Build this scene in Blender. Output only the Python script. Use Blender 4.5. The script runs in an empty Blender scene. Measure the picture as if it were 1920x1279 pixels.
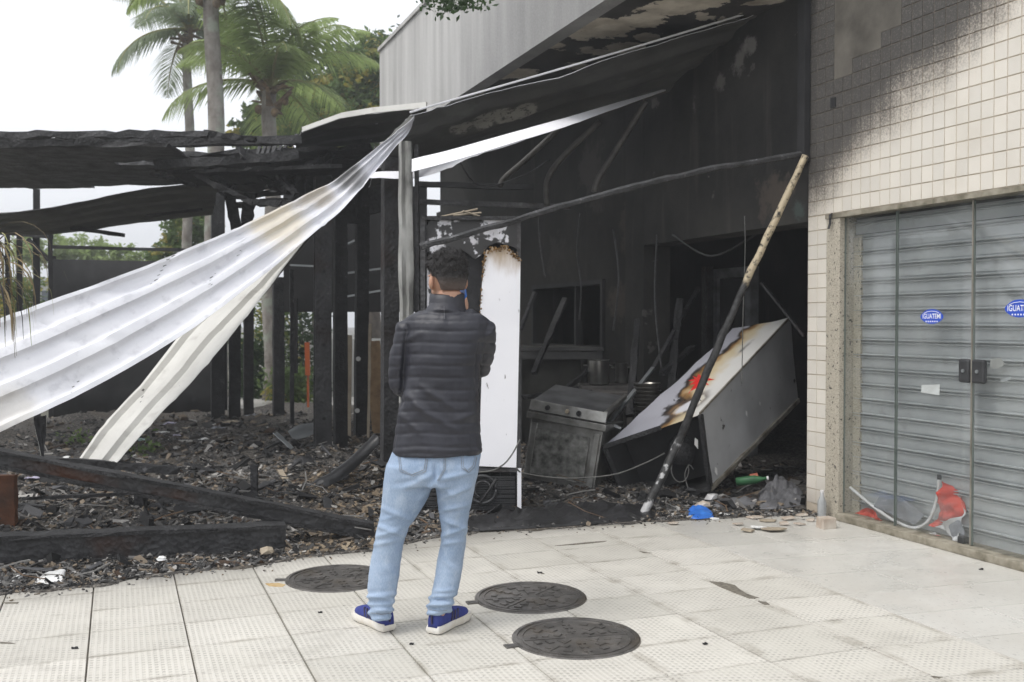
import bpy, bmesh, math, random
import numpy as np
from mathutils import Vector, Matrix, noise
from mathutils.bvhtree import BVHTree
random.seed(7); np.random.seed(7)
SC = bpy.context.scene
COL = SC.collection
R = math.radians
# ---------------------------------------------------------------- camera
F = 1867.0; CU, CV = 960.0, 639.5; H = 1.43
PITCH = math.atan((CV - 603.0) / F)
cam_d = bpy.data.cameras.new('camera'); cam = bpy.data.objects.new('camera', cam_d); COL.objects.link(cam)
cam_d.sensor_width = 36.0; cam_d.lens = 36.0 * F / 1920.0
cam_d.clip_start = 0.05; cam_d.clip_end = 2000
cam.location = (0, 0, H); cam.rotation_euler = (math.pi / 2 - PITCH, 0, 0)
cam_d.dof.use_dof = True; cam_d.dof.focus_distance = 5.2; cam_d.dof.aperture_fstop = 4.0
SC.camera = cam
# ---------------------------------------------------------------- sky, sun, exposure
SUN_EL, SUN_AZ = R(58), R(-125)      # azimuth measured from +Y towards +X
wd = bpy.data.worlds.new('World'); SC.world = wd; wd.use_nodes = True
wn = wd.node_tree.nodes; wl = wd.node_tree.links; wn.clear()
sky = wn.new('ShaderNodeTexSky'); sky.sky_type = 'NISHITA'; sky.sun_disc = False
sky.sun_elevation = SUN_EL; sky.sun_rotation = SUN_AZ; sky.dust_density = 4.0; sky.air_density = 1.0; sky.ozone_density = 1.0
hs = wn.new('ShaderNodeHueSaturation'); hs.inputs['Saturation'].default_value = 0.22
mxs = wn.new('ShaderNodeMix'); mxs.data_type = 'RGBA'; mxs.inputs[0].default_value = 0.65
mxs.inputs[7].default_value = (7.6, 7.8, 8.2, 1)      # even cloud deck
bg = wn.new('ShaderNodeBackground'); bg.inputs['Strength'].default_value = 0.145
wo = wn.new('ShaderNodeOutputWorld')
wl.new(sky.outputs[0], hs.inputs['Color']); wl.new(hs.outputs[0], mxs.inputs[6]); wl.new(mxs.outputs[2], bg.inputs['Color']); wl.new(bg.outputs[0], wo.inputs[0])
sl = bpy.data.lights.new('sun', 'SUN'); sl.energy = 1.3; sl.angle = R(24); sl.color = (1.0, 0.965, 0.92)
sun = bpy.data.objects.new('sun', sl); COL.objects.link(sun)
_sd = Vector((math.sin(SUN_AZ) * math.cos(SUN_EL), math.cos(SUN_AZ) * math.cos(SUN_EL), math.sin(SUN_EL)))
sun.rotation_euler = _sd.to_track_quat('Z', 'Y').to_euler(); sun.location = _sd * 40
vs = SC.view_settings; vs.view_transform = 'Standard'; vs.look = 'None'; vs.exposure = 0.5; vs.gamma = 1.0; vs.use_curve_mapping = False
SC.cycles.max_bounces = 8; SC.cycles.diffuse_bounces = 4; SC.cycles.glossy_bounces = 3; SC.cycles.transparent_max_bounces = 12
SC.cycles.use_denoising = True
# ---------------------------------------------------------------- pixel helpers (photo 1920x1279)
_fw = Vector((0, math.cos(PITCH), -math.sin(PITCH))); _up = Vector((0, math.sin(PITCH), math.cos(PITCH)))
CAM = Vector((0, 0, H))
def ray(u, v): return Vector((1, 0, 0)) * ((u - CU) / F) + _up * ((CV - v) / F) + _fw
def P(u, v, Y):
    d = ray(u, v); return CAM + d * (Y / d.y)
def G(u, v, z=0.0):
    d = ray(u, v); return CAM + d * ((z - H) / d.z)
TH = math.atan(740 / F)
A = Vector((-math.sin(TH), math.cos(TH), 0)); B = Vector((math.cos(TH), math.sin(TH), 0)); N = -B
C0 = G(1510, 958)
def W(t, off, z): return C0 + A * t + N * off + Vector((0, 0, z))
def wallhit(u, v, off=0.0):
    d = ray(u, v); o = C0 + N * off
    k = (o - CAM).dot(N) / d.dot(N); p = CAM + d * k
    return (p - C0).dot(A), p.z, p
# ---------------------------------------------------------------- mesh builder
ORG = {}
class MB:
    def __init__(s): s.v = []; s.f = []; s.mi = []; s.col = []; s.c = None
    def add(s, vs, fs, m=0):
        b = len(s.v); s.v += [tuple(x) for x in vs]
        for f in fs: s.f.append(tuple(i + b for i in f)); s.mi.append(m)
        if s.c is not None: s.col += [s.c] * len(vs)
        return s
    def box(s, c, size, M=None, m=0):
        hx, hy, hz = size[0] / 2, size[1] / 2, size[2] / 2; c = Vector(c)
        vs = [Vector((x, y, z)) for z in (-hz, hz) for y in (-hy, hy) for x in (-hx, hx)]
        if M is not None: vs = [M @ q for q in vs]
        return s.add([c + q for q in vs], [(0, 2, 3, 1), (4, 5, 7, 6), (0, 1, 5, 4), (2, 6, 7, 3), (0, 4, 6, 2), (1, 3, 7, 5)], m)
    def hexa(s, p8, m=0):   # bottom 4 (ccw from above), top 4
        return s.add(p8, [(3, 2, 1, 0), (4, 5, 6, 7), (0, 1, 5, 4), (1, 2, 6, 5), (2, 3, 7, 6), (3, 0, 4, 7)], m)
    def wbox(s, t0, t1, o0, o1, z0, z1, m=0):   # box in wall coordinates
        return s.hexa([W(t0, o0, z0), W(t0, o1, z0), W(t1, o1, z0), W(t1, o0, z0), W(t0, o0, z1), W(t0, o1, z1), W(t1, o1, z1), W(t1, o0, z1)], m)
    def bar(s, p, q, w, h, up=(0, 0, 1), seg=1, jit=0.0, m=0, taper=1.0):
        p = Vector(p); q = Vector(q); d = (q - p).normalized(); up = Vector(up)
        if abs(d.dot(up)) > .98: up = Vector((0, 1, 0))
        x = d.cross(up).normalized(); y = x.cross(d).normalized(); rings = []
        for i in range(seg + 1):
            k = i / seg; c = p.lerp(q, k); sc = 1 + (taper - 1) * k; ring = []
            for a, b in ((-1, -1), (1, -1), (1, 1), (-1, 1)):
                o = x * (a * w / 2 * sc) + y * (b * h / 2 * sc)
                if jit: o += Vector((random.uniform(-1, 1), random.uniform(-1, 1), random.uniform(-1, 1))) * jit
                ring.append(c + o)
            rings.append(ring)
        return s.loft(rings, m=m)
    def loft(s, rings, cap=True, closed=True, m=0):
        n = len(rings[0]); vs = [q for r in rings for q in r]; fs = []
        for i in range(len(rings) - 1):
            for j in range(n if closed else n - 1):
                k = (j + 1) % n
                fs.append((i * n + j, i * n + k, (i + 1) * n + k, (i + 1) * n + j))
        if cap: fs.append(tuple(range(n - 1, -1, -1))); fs.append(tuple((len(rings) - 1) * n + j for j in range(n)))
        return s.add(vs, fs, m)
    def tube(s, pts, r, n=8, m=0, cap=True, ey=None):
        pts = [Vector(p) for p in pts]; rings = []; L = len(pts)
        rs = r if isinstance(r, (list, tuple)) else [r] * L
        ref = None
        for i, p in enumerate(pts):
            d = (pts[min(i + 1, L - 1)] - pts[max(i - 1, 0)]).normalized()
            if ref is None: ref = d.orthogonal().normalized()
            ref = (ref - d * ref.dot(d)).normalized(); b = d.cross(ref)
            rings.append([p + (ref * math.cos(a) + b * math.sin(a)) * rs[i] for a in [2 * math.pi * j / n for j in range(n)]])
        return s.loft(rings, cap=cap, m=m)
    def lathe(s, c, prof, n=24, M=None, m=0, cap=True):
        c = Vector(c); rings = []
        for r, z in prof:
            ring = [Vector((r * math.cos(a), r * math.sin(a), z)) for a in [2 * math.pi * j / n for j in range(n)]]
            rings.append([c + (M @ q if M is not None else q) for q in ring])
        return s.loft(rings, cap=cap, m=m)
    def build(s, name, mats, parent=None, smooth=False, org=None, bevel=0.0, auto=None):
        if parent is not None: o0 = ORG[parent.name]
        elif org is not None: o0 = Vector(org)
        else:
            a = np.array(s.v); o0 = Vector(((a[:, 0].min() + a[:, 0].max()) / 2, (a[:, 1].min() + a[:, 1].max()) / 2, a[:, 2].min()))
        me = bpy.data.meshes.new(name)
        me.from_pydata([(x - o0.x, y - o0.y, z - o0.z) for x, y, z in s.v], [], s.f)
        if not isinstance(mats, (list, tuple)): mats = [mats]
        for mm in mats: me.materials.append(mm)
        if len(mats) > 1: me.polygons.foreach_set('material_index', s.mi)
        if s.col and len(s.col) == len(s.v):
            ca = me.color_attributes.new('col', 'FLOAT_COLOR', 'POINT')
            ca.data.foreach_set('color', np.array([(c[0], c[1], c[2], 1) for c in s.col], dtype=np.float32).ravel())
        if smooth: me.polygons.foreach_set('use_smooth', [True] * len(me.polygons))
        me.update()
        bm = bmesh.new(); bm.from_mesh(me); bmesh.ops.recalc_face_normals(bm, faces=bm.faces); bm.to_mesh(me); bm.free()
        ob = bpy.data.objects.new(name, me); COL.objects.link(ob)
        if parent is not None: ob.parent = parent; ORG[ob.name] = o0
        else: ob.location = o0; ORG[ob.name] = o0
        if bevel:
            b = ob.modifiers.new('bevel', 'BEVEL'); b.width = bevel; b.segments = 2; b.limit_method = 'ANGLE'; b.angle_limit = R(40)
        if auto is not None and smooth:
            try: me.set_sharp_from_angle(angle=R(auto))
            except Exception: pass
        return ob
def tag(o, label, cat, group=None):
    o['label'] = label; o['category'] = cat
    if group: o['group'] = group
    return o
def thing(name, label, cat, loc, group=None):
    o = bpy.data.objects.new(name, None); COL.objects.link(o); o.location = loc; o.empty_display_size = .1
    ORG[o.name] = Vector(loc); return tag(o, label, cat, group)
def struct(o, kind='structure'): o['kind'] = kind; return o
def link_copy(src, parent, loc, rot=None, scale=None):
    c = src.copy(); COL.objects.link(c); c.parent = parent; c.location = loc
    if rot is not None: c.rotation_euler = rot
    if scale is not None: c.scale = scale
    return c
def crom(pts, n):
    pts = [Vector(p) for p in pts]; out = []; L = len(pts)
    for i in range(n + 1):
        x = i / n * (L - 1); k = min(int(x), L - 2); f = x - k
        p0, p1, p2, p3 = pts[max(k - 1, 0)], pts[k], pts[k + 1], pts[min(k + 2, L - 1)]
        out.append(0.5 * ((2 * p1) + (p2 - p0) * f + (2 * p0 - 5 * p1 + 4 * p2 - p3) * f * f + (3 * p1 - p0 - 3 * p2 + p3) * f ** 3))
    return out
# ---------------------------------------------------------------- material builder
class MT:
    def __init__(s, name, rough=.7, metal=0.0, spec=.35):
        s.m = bpy.data.materials.new(name); s.m.use_nodes = True; s.t = s.m.node_tree; s.n = s.t.nodes; s.l = s.t.links
        s.b = s.n['Principled BSDF']; s.b.inputs['Roughness'].default_value = rough; s.b.inputs['Metallic'].default_value = metal
        s.b.inputs['Specular IOR Level'].default_value = spec
        s.tc = s.n.new('ShaderNodeTexCoord'); s.geo = s.n.new('ShaderNodeNewGeometry')
        s.obj = s.tc.outputs['Object']; s.pos = s.geo.outputs['Position']
        s.h = None
    def _in(s, sock, v):
        if isinstance(v, bpy.types.NodeSocket): s.l.new(v, sock)
        elif isinstance(v, (tuple, list)) and len(v) == 3 and sock.type == 'RGBA': sock.default_value = (*v, 1)
        else: sock.default_value = v
    def math(s, op, a, b=0.0, clamp=False):
        n = s.n.new('ShaderNodeMath'); n.operation = op; n.use_clamp = clamp; s._in(n.inputs[0], a); s._in(n.inputs[1], b); return n.outputs[0]
    def dot(s, v, d):
        n = s.n.new('ShaderNodeVectorMath'); n.operation = 'DOT_PRODUCT'; s.l.new(v, n.inputs[0]); n.inputs[1].default_value = d; return n.outputs['Value']
    def scale(s, v, sc):
        n = s.n.new('ShaderNodeMapping'); s.l.new(v, n.inputs[0]); n.inputs['Scale'].default_value = sc; return n.outputs[0]
    def sep(s, v):
        n = s.n.new('ShaderNodeSeparateXYZ'); s.l.new(v, n.inputs[0]); return n.outputs
    def noise(s, scale, detail=4, v=None, rough=.55, dist=0.0):
        n = s.n.new('ShaderNodeTexNoise'); s.l.new(v or s.obj, n.inputs['Vector']); n.inputs['Scale'].default_value = scale
        n.inputs['Detail'].default_value = detail; n.inputs['Roughness'].default_value = rough; n.inputs['Distortion'].default_value = dist; return n.outputs[0]
    def vor(s, scale, v=None, feature='F1', out=0):
        n = s.n.new('ShaderNodeTexVoronoi'); n.feature = feature; s.l.new(v or s.obj, n.inputs['Vector']); n.inputs['Scale'].default_value = scale; return n.outputs[out]
    def ramp(s, fac, stops, interp='LINEAR'):
        n = s.n.new('ShaderNodeValToRGB'); n.color_ramp.interpolation = interp; s._in(n.inputs[0], fac); e = n.color_ramp.elements
        while len(e) < len(stops): e.new(.5)
        for i, (p, c) in enumerate(stops):
            e[i].position = p; e[i].color = (c, c, c, 1) if not isinstance(c, (tuple, list)) else (*c, 1)
        return n.outputs[0]
    def sstep(s, x, lo, hi):
        n = s.n.new('ShaderNodeMapRange'); n.interpolation_type = 'SMOOTHSTEP'; s._in(n.inputs[0], x); n.inputs[1].default_value = lo; n.inputs[2].default_value = hi; return n.outputs[0]
    def mix(s, f, a, b, bt='MIX'):
        n = s.n.new('ShaderNodeMix'); n.data_type = 'RGBA'; n.blend_type = bt; s._in(n.inputs[0], f); s._in(n.inputs[6], a); s._in(n.inputs[7], b); return n.outputs[2]
    def rnd(s): return s.n.new('ShaderNodeObjectInfo').outputs['Random']
    def attr(s, name='col'):
        n = s.n.new('ShaderNodeAttribute'); n.attribute_name = name; return n.outputs['Color']
    def bump(s, h, strength=.3, dist=.01):
        n = s.n.new('ShaderNodeBump'); n.inputs['Strength'].default_value = strength; n.inputs['Distance'].default_value = dist; s.l.new(h, n.inputs['Height'])
        if s.h is not None: s.l.new(s.h, n.inputs['Normal'])
        s.h = n.outputs[0]; s.l.new(s.h, s.b.inputs['Normal']); return s
    def blob(s, pts, noise_amt=2.2, soft=.75, v=None):
        v = v or s.pos; out = None; nz = s.math('ADD', s.math('SUBTRACT', s.noise(3.2, 6, v, .62), .5), s.math('MULTIPLY', s.math('SUBTRACT', s.noise(13, 5, v, .65), .5), .5))
        for q, r in pts:
            n = s.n.new('ShaderNodeVectorMath'); n.operation = 'DISTANCE'; s.l.new(v, n.inputs[0]); n.inputs[1].default_value = q
            m = s.sstep(s.math('ADD', n.outputs['Value'], s.math('MULTIPLY', nz, r * noise_amt)), r, r * soft)
            out = m if out is None else s.math('MAXIMUM', out, m)
        return out
    def color(s, c): s._in(s.b.inputs['Base Color'], c); return s
    def rough(s, r): s._in(s.b.inputs['Roughness'], r); return s
def simple(name, c, rough=.7, metal=0.0, c2=None, scale=8, bump=0.0, spec=.35, bs=None, bd=.01):
    k = MT(name, rough, metal, spec); c2 = c2 or tuple(x * .65 for x in c)
    nz = k.noise(scale, 6); k.color(k.ramp(nz, [(.3, c2), (.68, c)]))
    if bump: k.bump(k.noise(bs or scale * 4, 5), bump, bd)
    return k.m
# ================================================================= materials
CHAR = {}
def char_mat(name, dark=.022, ash=.11, scale=9, brown=0.0, rough=.75):
    k = MT(name, rough, 0, .4); n1 = k.noise(scale, 8, rough=.65); n2 = k.noise(scale * .35, 4); n3 = k.noise(scale * 5, 4)
    c = k.ramp(n1, [(.35, (dark * .6, dark * .6, dark * .63)), (.6, (dark * 1.5, dark * 1.5, dark * 1.55))])
    c = k.mix(k.sstep(k.math('MULTIPLY', n3, n1), .32, .5), c, (ash, ash, ash * 1.03))
    if brown: c = k.mix(k.sstep(n2, .5, .72), c, (.09 * brown, .033 * brown, .014 * brown))
    k.color(c); k.bump(k.math('ADD', k.vor(scale * 6), n3), .55, .012); return k.m
M_char = char_mat('charred_wood'); M_charg = char_mat('charred_grey', .035, .2, 7); M_charb = char_mat('charred_brown', .03, .1, 5, .6, .5)
M_steel = char_mat('sooty_steel', .04, .14, 5, .25, .5)
M_black = simple('soot_black', (.03, .03, .031), .85, c2=(.012, .012, .013), scale=3, bump=.2, bs=25)
M_tarp = simple('black_plastic', (.035, .035, .037), .32, c2=(.02, .02, .02), scale=4, bump=.4, bs=12, bd=.02)
# burnt wall: soot with brown scorch, plaster flakes, running streaks
def burnt_wall(name, base=.03, flake=True, patch=None):
    k = MT(name, .85, 0, .2); p = k.pos
    n = k.noise(1.1, 7, p, .6); nb = k.noise(3.5, 6, p); st = k.noise(1.0, 5, k.scale(p, (5, 5, .5)))
    c = k.ramp(n, [(.3, (base * .45,) * 3), (.6, (base * 1.25, base * 1.2, base * 1.1)), (.8, (base * 2.2, base * 1.95, base * 1.6))])
    c = k.mix(k.math('MULTIPLY', k.sstep(st, .55, .75), .5), c, (base * 2.6, base * 2.4, base * 2.1))
    if flake: c = k.mix(k.sstep(nb, .66, .7), c, (.1, .095, .088))
    if patch:
        for (cx, rr, col) in patch: c = k.mix(k.math('MULTIPLY', k.blob([(cx, rr)], 3.2, .45), .8), c, col)
    k.color(c); k.bump(nb, .35, .03); k.bump(k.noise(30, 4, p), .2, .01); return k.m
_pp = [wallhit(1385, 115)[2], wallhit(1350, 150)[2], wallhit(1408, 85)[2]]
M_burnt = burnt_wall('burnt_wall', .034, True, [(_pp[0], .16, (.2, .19, .18)), (_pp[1], .1, (.17, .16, .15)), (_pp[2], .1, (.22, .21, .2)), (wallhit(1450, 365)[2], .22, (.085, .07, .058)), (wallhit(1497, 395)[2], .1, (.07, .09, .082))])
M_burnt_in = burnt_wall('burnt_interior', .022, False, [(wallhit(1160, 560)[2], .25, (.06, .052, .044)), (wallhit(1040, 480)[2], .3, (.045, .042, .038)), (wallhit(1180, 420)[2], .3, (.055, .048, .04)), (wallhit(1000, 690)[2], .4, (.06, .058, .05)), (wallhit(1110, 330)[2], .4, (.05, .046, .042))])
# soffit: black with peeled beige paint
k = MT('burnt_soffit', .85, 0, .2); p = k.scale(k.pos, (1, 1, 1)); nz = k.noise(1.25, 5, p, .55, .6); n2 = k.noise(5, 5, p)
nn = k.math('ADD', nz, k.math('MULTIPLY', k.math('SUBTRACT', n2, .5), .12))
c = k.mix(k.sstep(nn, .53, .545), k.ramp(nz, [(.3, (.02, .019, .018)), (.55, (.06, .055, .05))]), k.ramp(n2, [(.35, (.3, .26, .21)), (.65, (.55, .5, .43))]))
sof = lambda u, v: CAM + ray(u, v) * ((3.9 - H) / ray(u, v).z)
c = k.mix(k.blob([(sof(1130, 52), .32), (sof(1175, 92), .2), (sof(1100, 62), .22), (sof(1270, 12), .22), (sof(965, 138), .22), (sof(1200, 40), .22), (sof(1330, 2), .2), (sof(1215, 70), .14), (sof(1040, 86), .1)], 2.0, .93), c, k.ramp(n2, [(.35, (.42, .37, .30)), (.65, (.72, .66, .56))]))
M_soffit = k.color(c).bump(k.sstep(nn, .53, .545), .5, .01).m
# concrete fascia with vertical soot streaks
k = MT('fascia_concrete', .9, 0, .2); p = k.pos; st = k.noise(1.6, 5, k.scale(p, (3, 3, .25))); nz = k.noise(.8, 5, p); fine = k.noise(60, 3, p)
tt = k.math('SUBTRACT', k.dot(p, A), C0.dot(A)); zz = k.sep(p)[2]
c = k.ramp(st, [(.3, (.42, .415, .40)), (.7, (.66, .65, .63))])
so = k.sstep(k.math('ADD', k.math('ADD', tt, k.math('MULTIPLY', k.math('SUBTRACT', zz, 4.5), 1.2)), k.math('MULTIPLY', nz, 2.5)), 6.5, 2.6)
c = k.mix(k.math('MULTIPLY', so, .6), c, (.12, .12, .122))
c = k.mix(.25, c, k.ramp(fine, [(.3, .12), (.7, .36)]))
M_fascia = k.color(c).bump(fine, .2, .004).m
# glazed wall tile with soot from the fire
def soot_tile(name, tile):
    k = MT(name, .32 if tile else .85, 0, .5 if tile else .2); p = k.pos; zz = k.sep(p)[2]
    tt = k.math('SUBTRACT', k.dot(p, A), C0.dot(A))
    if tile: c = k.mix(k.rnd(), (.73, .685, .605), (.65, .615, .55)); c = k.mix(k.math('MULTIPLY', k.sstep(k.noise(3, 5, p), .45, .75), .3), c, (.5, .45, .37))
    else: c = k.ramp(k.noise(6, 6, p), [(.3, (.40, .34, .26)), (.7, (.56, .49, .40))])
    zb = k.math('ADD', k.math('MULTIPLY', tt, -.52), 2.28)
    n1 = k.noise(1.3, 6, p); d = k.math('ADD', k.math('SUBTRACT', zz, zb), k.math('MULTIPLY', k.math('SUBTRACT', n1, .5), .55))
    s1 = k.sstep(d, -.38, .85)
    spk = k.noise(70, 3, p, .7); drip = k.noise(1.0, 5, k.scale(p, (16, 16, 1.2))); s = k.sstep(k.math('ADD', k.math('ADD', s1, k.math('MULTIPLY', k.math('SUBTRACT', spk, .5), .9)), k.math('MULTIPLY', k.math('SUBTRACT', drip, .5), .25)), .05, .6)
    s = k.math('MULTIPLY', s, k.sstep(s1, .02, .25))
    lp = k.math('ADD', zz, k.math('MULTIPLY', n1, .4)); left = k.math('MULTIPLY', k.sstep(tt, -.28, -.02), k.sstep(lp, 2.35, 2.9))
    s = k.math('MAXIMUM', s, k.math('MULTIPLY', left, .93))
    c = k.mix(k.math('MULTIPLY', k.sstep(s1, 0, .4), .5), c, (.33, .27, .21))
    if tile:
        low = k.sstep(k.math('ADD', zz, k.math('MULTIPLY', n1, .5)), .55, .15); c = k.mix(k.math('MULTIPLY', low, .6), c, (.3, .25, .2))
    sc_ = k.mix(k.sstep(spk, .5, .68), (.03, .029, .028), (.10, .092, .085))
    k.color(k.mix(k.math('MULTIPLY', s, .94 if tile else .72), c, sc_))
    if tile: k.rough(k.math('ADD', k.math('MULTIPLY', s, .45), .3))
    else: k.bump(k.noise(40, 4, p), .3, .006)
    return k.m
M_wtile = soot_tile('glazed_wall_tile', True); M_grout = soot_tile('tile_grout', False)
k = MT('bare_cement', .9, 0, .2); p = k.pos; c = k.ramp(k.noise(3, 6, p), [(.3, (.06, .055, .047)), (.7, (.16, .148, .128))])
M_cement = k.color(c).bump(k.noise(30, 4, p), .3, .006).m
k = MT('speckled_granite', .45); v = k.vor(130); n1 = k.noise(45, 4); c = k.ramp(v, [(.1, (.13, .115, .09)), (.35, (.4, .36, .29)), (.7, (.5, .46, .38))])
c = k.mix(k.sstep(n1, .6, .66), c, (.06, .055, .05)); M_granite = k.color(c).m
k = MT('sill_stone', .7); c = k.ramp(k.noise(14, 7), [(.3, (.13, .115, .08)), (.65, (.33, .3, .24))]); M_sill = k.color(c).bump(k.noise(60, 4), .3, .004).m
# paving tile: pale concrete with raised ribs and grimy pits in rows
k = MT('ribbed_paving', .62, 0, .3); xyz = k.sep(k.obj); rr = k.rnd()
base = k.mix(rr, (.515, .495, .445), (.625, .60, .545))
base = k.mix(k.math('MULTIPLY', k.sstep(k.noise(1.6, 4, k.pos), .45, .75), .35), base, (.52, .50, .44))
base = k.mix(k.math('MULTIPLY', k.sstep(k.noise(18, 4, k.pos), .5, .8), .25), base, (.45, .43, .38))
pit = .0252
fx = k.math('PINGPONG', xyz[0], pit / 2); rowi = k.math('FLOOR', k.math('DIVIDE', xyz[0], pit))
yo = k.math('ADD', xyz[1], k.math('MULTIPLY', rowi, pit * .37)); fy = k.math('PINGPONG', yo, pit * .62)
groove = k.sstep(fx, pit * .16, pit * .3)
dots = k.math('MULTIPLY', groove, k.sstep(fy, pit * .33, pit * .12))
wn_ = k.sstep(k.noise(7, 4, k.pos), .3, .65)
c = k.mix(k.math('MULTIPLY', groove, .22), base, (.5, .475, .41))
c = k.mix(k.math('MULTIPLY', k.math('MULTIPLY', dots, wn_), .62), c, (.25, .235, .215))
c = k.mix(k.math('MULTIPLY', k.sstep(k.noise(55, 2, k.pos), .69, .72), .7), c, (.14, .13, .12))
# soot washed forward from the burnt side
fn_ = (G(700, 1030) - G(0, 1112)); fn_ = Vector((-fn_.y, fn_.x, 0)).normalized(); dfr = k.math('SUBTRACT', k.dot(k.pos, fn_), G(300, 1078).dot(fn_)); ns = k.noise(2.2, 6, k.pos)
edge = k.math('ADD', dfr, k.math('MULTIPLY', k.math('SUBTRACT', ns, .5), .6))
c = k.mix(k.math('MULTIPLY', k.sstep(edge, -.34, .12), .6), c, (.17, .16, .145))
gy = k.sstep(k.math('ABSOLUTE', xyz[1]), .150, .183); gx = k.sstep(k.math('ABSOLUTE', xyz[0]), .185, .222); gr_ = k.math('MULTIPLY', k.math('MAXIMUM', gy, gx), k.sstep(k.noise(6, 5, k.pos), .42, .7)); c = k.mix(k.math('MULTIPLY', gr_, .5), c, (.22, .195, .15))
smear = k.math('MULTIPLY', k.sstep(k.noise(.9, 6, k.pos, .6, .8), .52, .72), k.sstep(k.noise(9, 5, k.pos), .35, .7)); c = k.mix(k.math('MULTIPLY', smear, .42), c, (.26, .24, .21))
k.color(c); k.bump(k.math('SUBTRACT', 1.0, groove), .35, .0025); k.rough(k.ramp(k.noise(3, 4, k.pos), [(.35, .38), (.7, .7)])); M_pave = k.m
k = MT('smooth_paving', .3, 0, .45); rr = k.rnd(); base = k.mix(rr, (.54, .525, .48), (.61, .595, .55))
sp = k.noise(60, 2, k.scale(k.obj, (1, .45, 1)))
c = k.mix(k.math('MULTIPLY', k.sstep(sp, .6, .68), .5), base, (.3, .29, .27)); c = k.mix(k.math('MULTIPLY', k.sstep(k.noise(1.4, 4, k.pos), .42, .7), .45), c, (.5, .47, .42))
edge = k.math('ADD', k.math('SUBTRACT', k.dot(k.pos, A), C0.dot(A)), k.math('MULTIPLY', k.math('SUBTRACT', k.noise(2.2, 6, k.pos), .5), .6))
c = k.mix(k.math('MULTIPLY', k.sstep(edge, -.9, .1), .35), c, (.3, .28, .25))
k.color(c).rough(k.ramp(k.noise(5, 4, k.pos), [(.3, .22), (.7, .5)])); k.bump(sp, .06, .002); M_pave2 = k.m
M_bed = simple('paving_joint', (.22, .2, .165), .95, c2=(.08, .072, .06), scale=6, bump=.3)
M_chip = simple('broken_mortar', (.22, .2, .16), .95, c2=(.1, .09, .075), scale=40, bump=.5)
# ash ground
k = MT('ash_ground', .95, 0, .15); p = k.pos; n1 = k.noise(2.3, 7, p, .65); n2 = k.noise(38, 5, p, .7)
c = k.ramp(n2, [(.3, (.016, .016, .016)), (.5, (.085, .079, .073)), (.66, (.26, .24, .21))])
c = k.mix(k.math('MULTIPLY', k.sstep(n1, .5, .68), .5), c, (.12, .1, .075)); M_ash = k.color(c).bump(n2, .8, .02).m
k = MT('rubble', .85, 0, .25); c = k.mix(k.math('MULTIPLY', k.noise(60, 4), .5), k.attr(), (.03, .03, .03)); M_rub = k.color(c).bump(k.noise(90, 3), .4, .004).m
M_earth = simple('earth', (.16, .15, .12), .95, c2=(.08, .08, .06), scale=.6)
# sheet metal: pale galvanised top, sooty underside
def sheet_mat(name, c, stain, under=False, rough=.38, metal=.25):
    k = MT(name, rough, metal, .5); n1 = k.noise(2.2, 6, rough=.6); n2 = k.noise(9, 6, k.scale(k.obj, (.5, 1, 1)))
    n4 = k.noise(30, 4)
    col = k.ramp(n1, [(.3, tuple(x * .78 for x in c)), (.6, c)])
    col = k.mix(k.math('MULTIPLY', k.sstep(n2, .54, .72), .6), col, stain); col = k.mix(k.sstep(k.noise(24, 3), .77, .79), col, (.05, .045, .04))
    if under: col = k.mix(k.sstep(k.noise(1.7, 7, rough=.65), .6, .66), col, (.17, .165, .15)); col = k.mix(k.sstep(k.math('MULTIPLY', n1, k.noise(14, 5)), .34, .4), col, (.26, .25, .22))
    k.color(col).bump(n1, .25, .04); k.bump(n4, .1, .003); k.rough(k.math('ADD', k.math('MULTIPLY', n2, .3), rough - .1)); return k.m
M_sheet = sheet_mat('galvanised_sheet', (.78, .785, .82), (.5, .5, .54), metal=.05); M_under0 = sheet_mat('sooty_underside', (.07, .07, .068), (.035, .035, .035), True, .6, .1)
k = MT('sooty_underside_peeled', .6, .1, .4); n1 = k.noise(2.2, 6, rough=.6); n2 = k.noise(18, 6, k.pos, .7)
c = k.ramp(n1, [(.3, (.05, .05, .048)), (.62, (.10, .10, .092))])
us = k.blob([(P(870, 240, 9.1), .14), (P(905, 228, 9.1), .16), (P(945, 213, 9.1), .15), (P(985, 203, 9.1), .13)], 1.6, .7); c = k.mix(k.math('MULTIPLY', us, k.sstep(n2, .38, .5)), c, (.36, .35, .31))
us2 = k.blob([(P(1160, 130, 8.9), .1), (P(1230, 110, 8.9), .12), (P(1300, 85, 8.8), .1), (P(860, 200, 8.7), .2)], 2.4, .5); c = k.mix(k.math('MULTIPLY', us2, .5), c, (.17, .175, .16))
M_under = k.color(c).bump(n1, .25, .04).m
M_cream = sheet_mat('cream_sheet', (.70, .69, .65), (.42, .4, .37), metal=.05)
M_yel = simple('heat_yellowed', (.62, .5, .3), .5, c2=(.6, .58, .5), scale=5)
M_galv = simple('galvanised', (.42, .44, .45), .42, .75, c2=(.33, .35, .36), scale=5, bump=.05)
k = MT('shutter_steel', .45, .2, .5); c = k.ramp(k.noise(3, 6, k.scale(k.pos, (1, 1, 2))), [(.3, (.39, .405, .41)), (.7, (.52, .535, .54))]); c = k.mix(k.math('MULTIPLY', k.sstep(k.noise(9, 6, k.pos), .55, .75), .35), c, (.24, .235, .215))
M_shut = k.color(c).m
M_stain = simple('stainless', (.34, .34, .325), .38, .7, c2=(.1, .095, .085), scale=6, bump=.08)
M_dgrey = simple('dark_grey_metal', (.07, .072, .075), .5, .4, c2=(.04, .04, .042), scale=8)
M_white = simple('white_enamel', (.86, .86, .89), .35, c2=(.8, .8, .84), scale=3)
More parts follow.
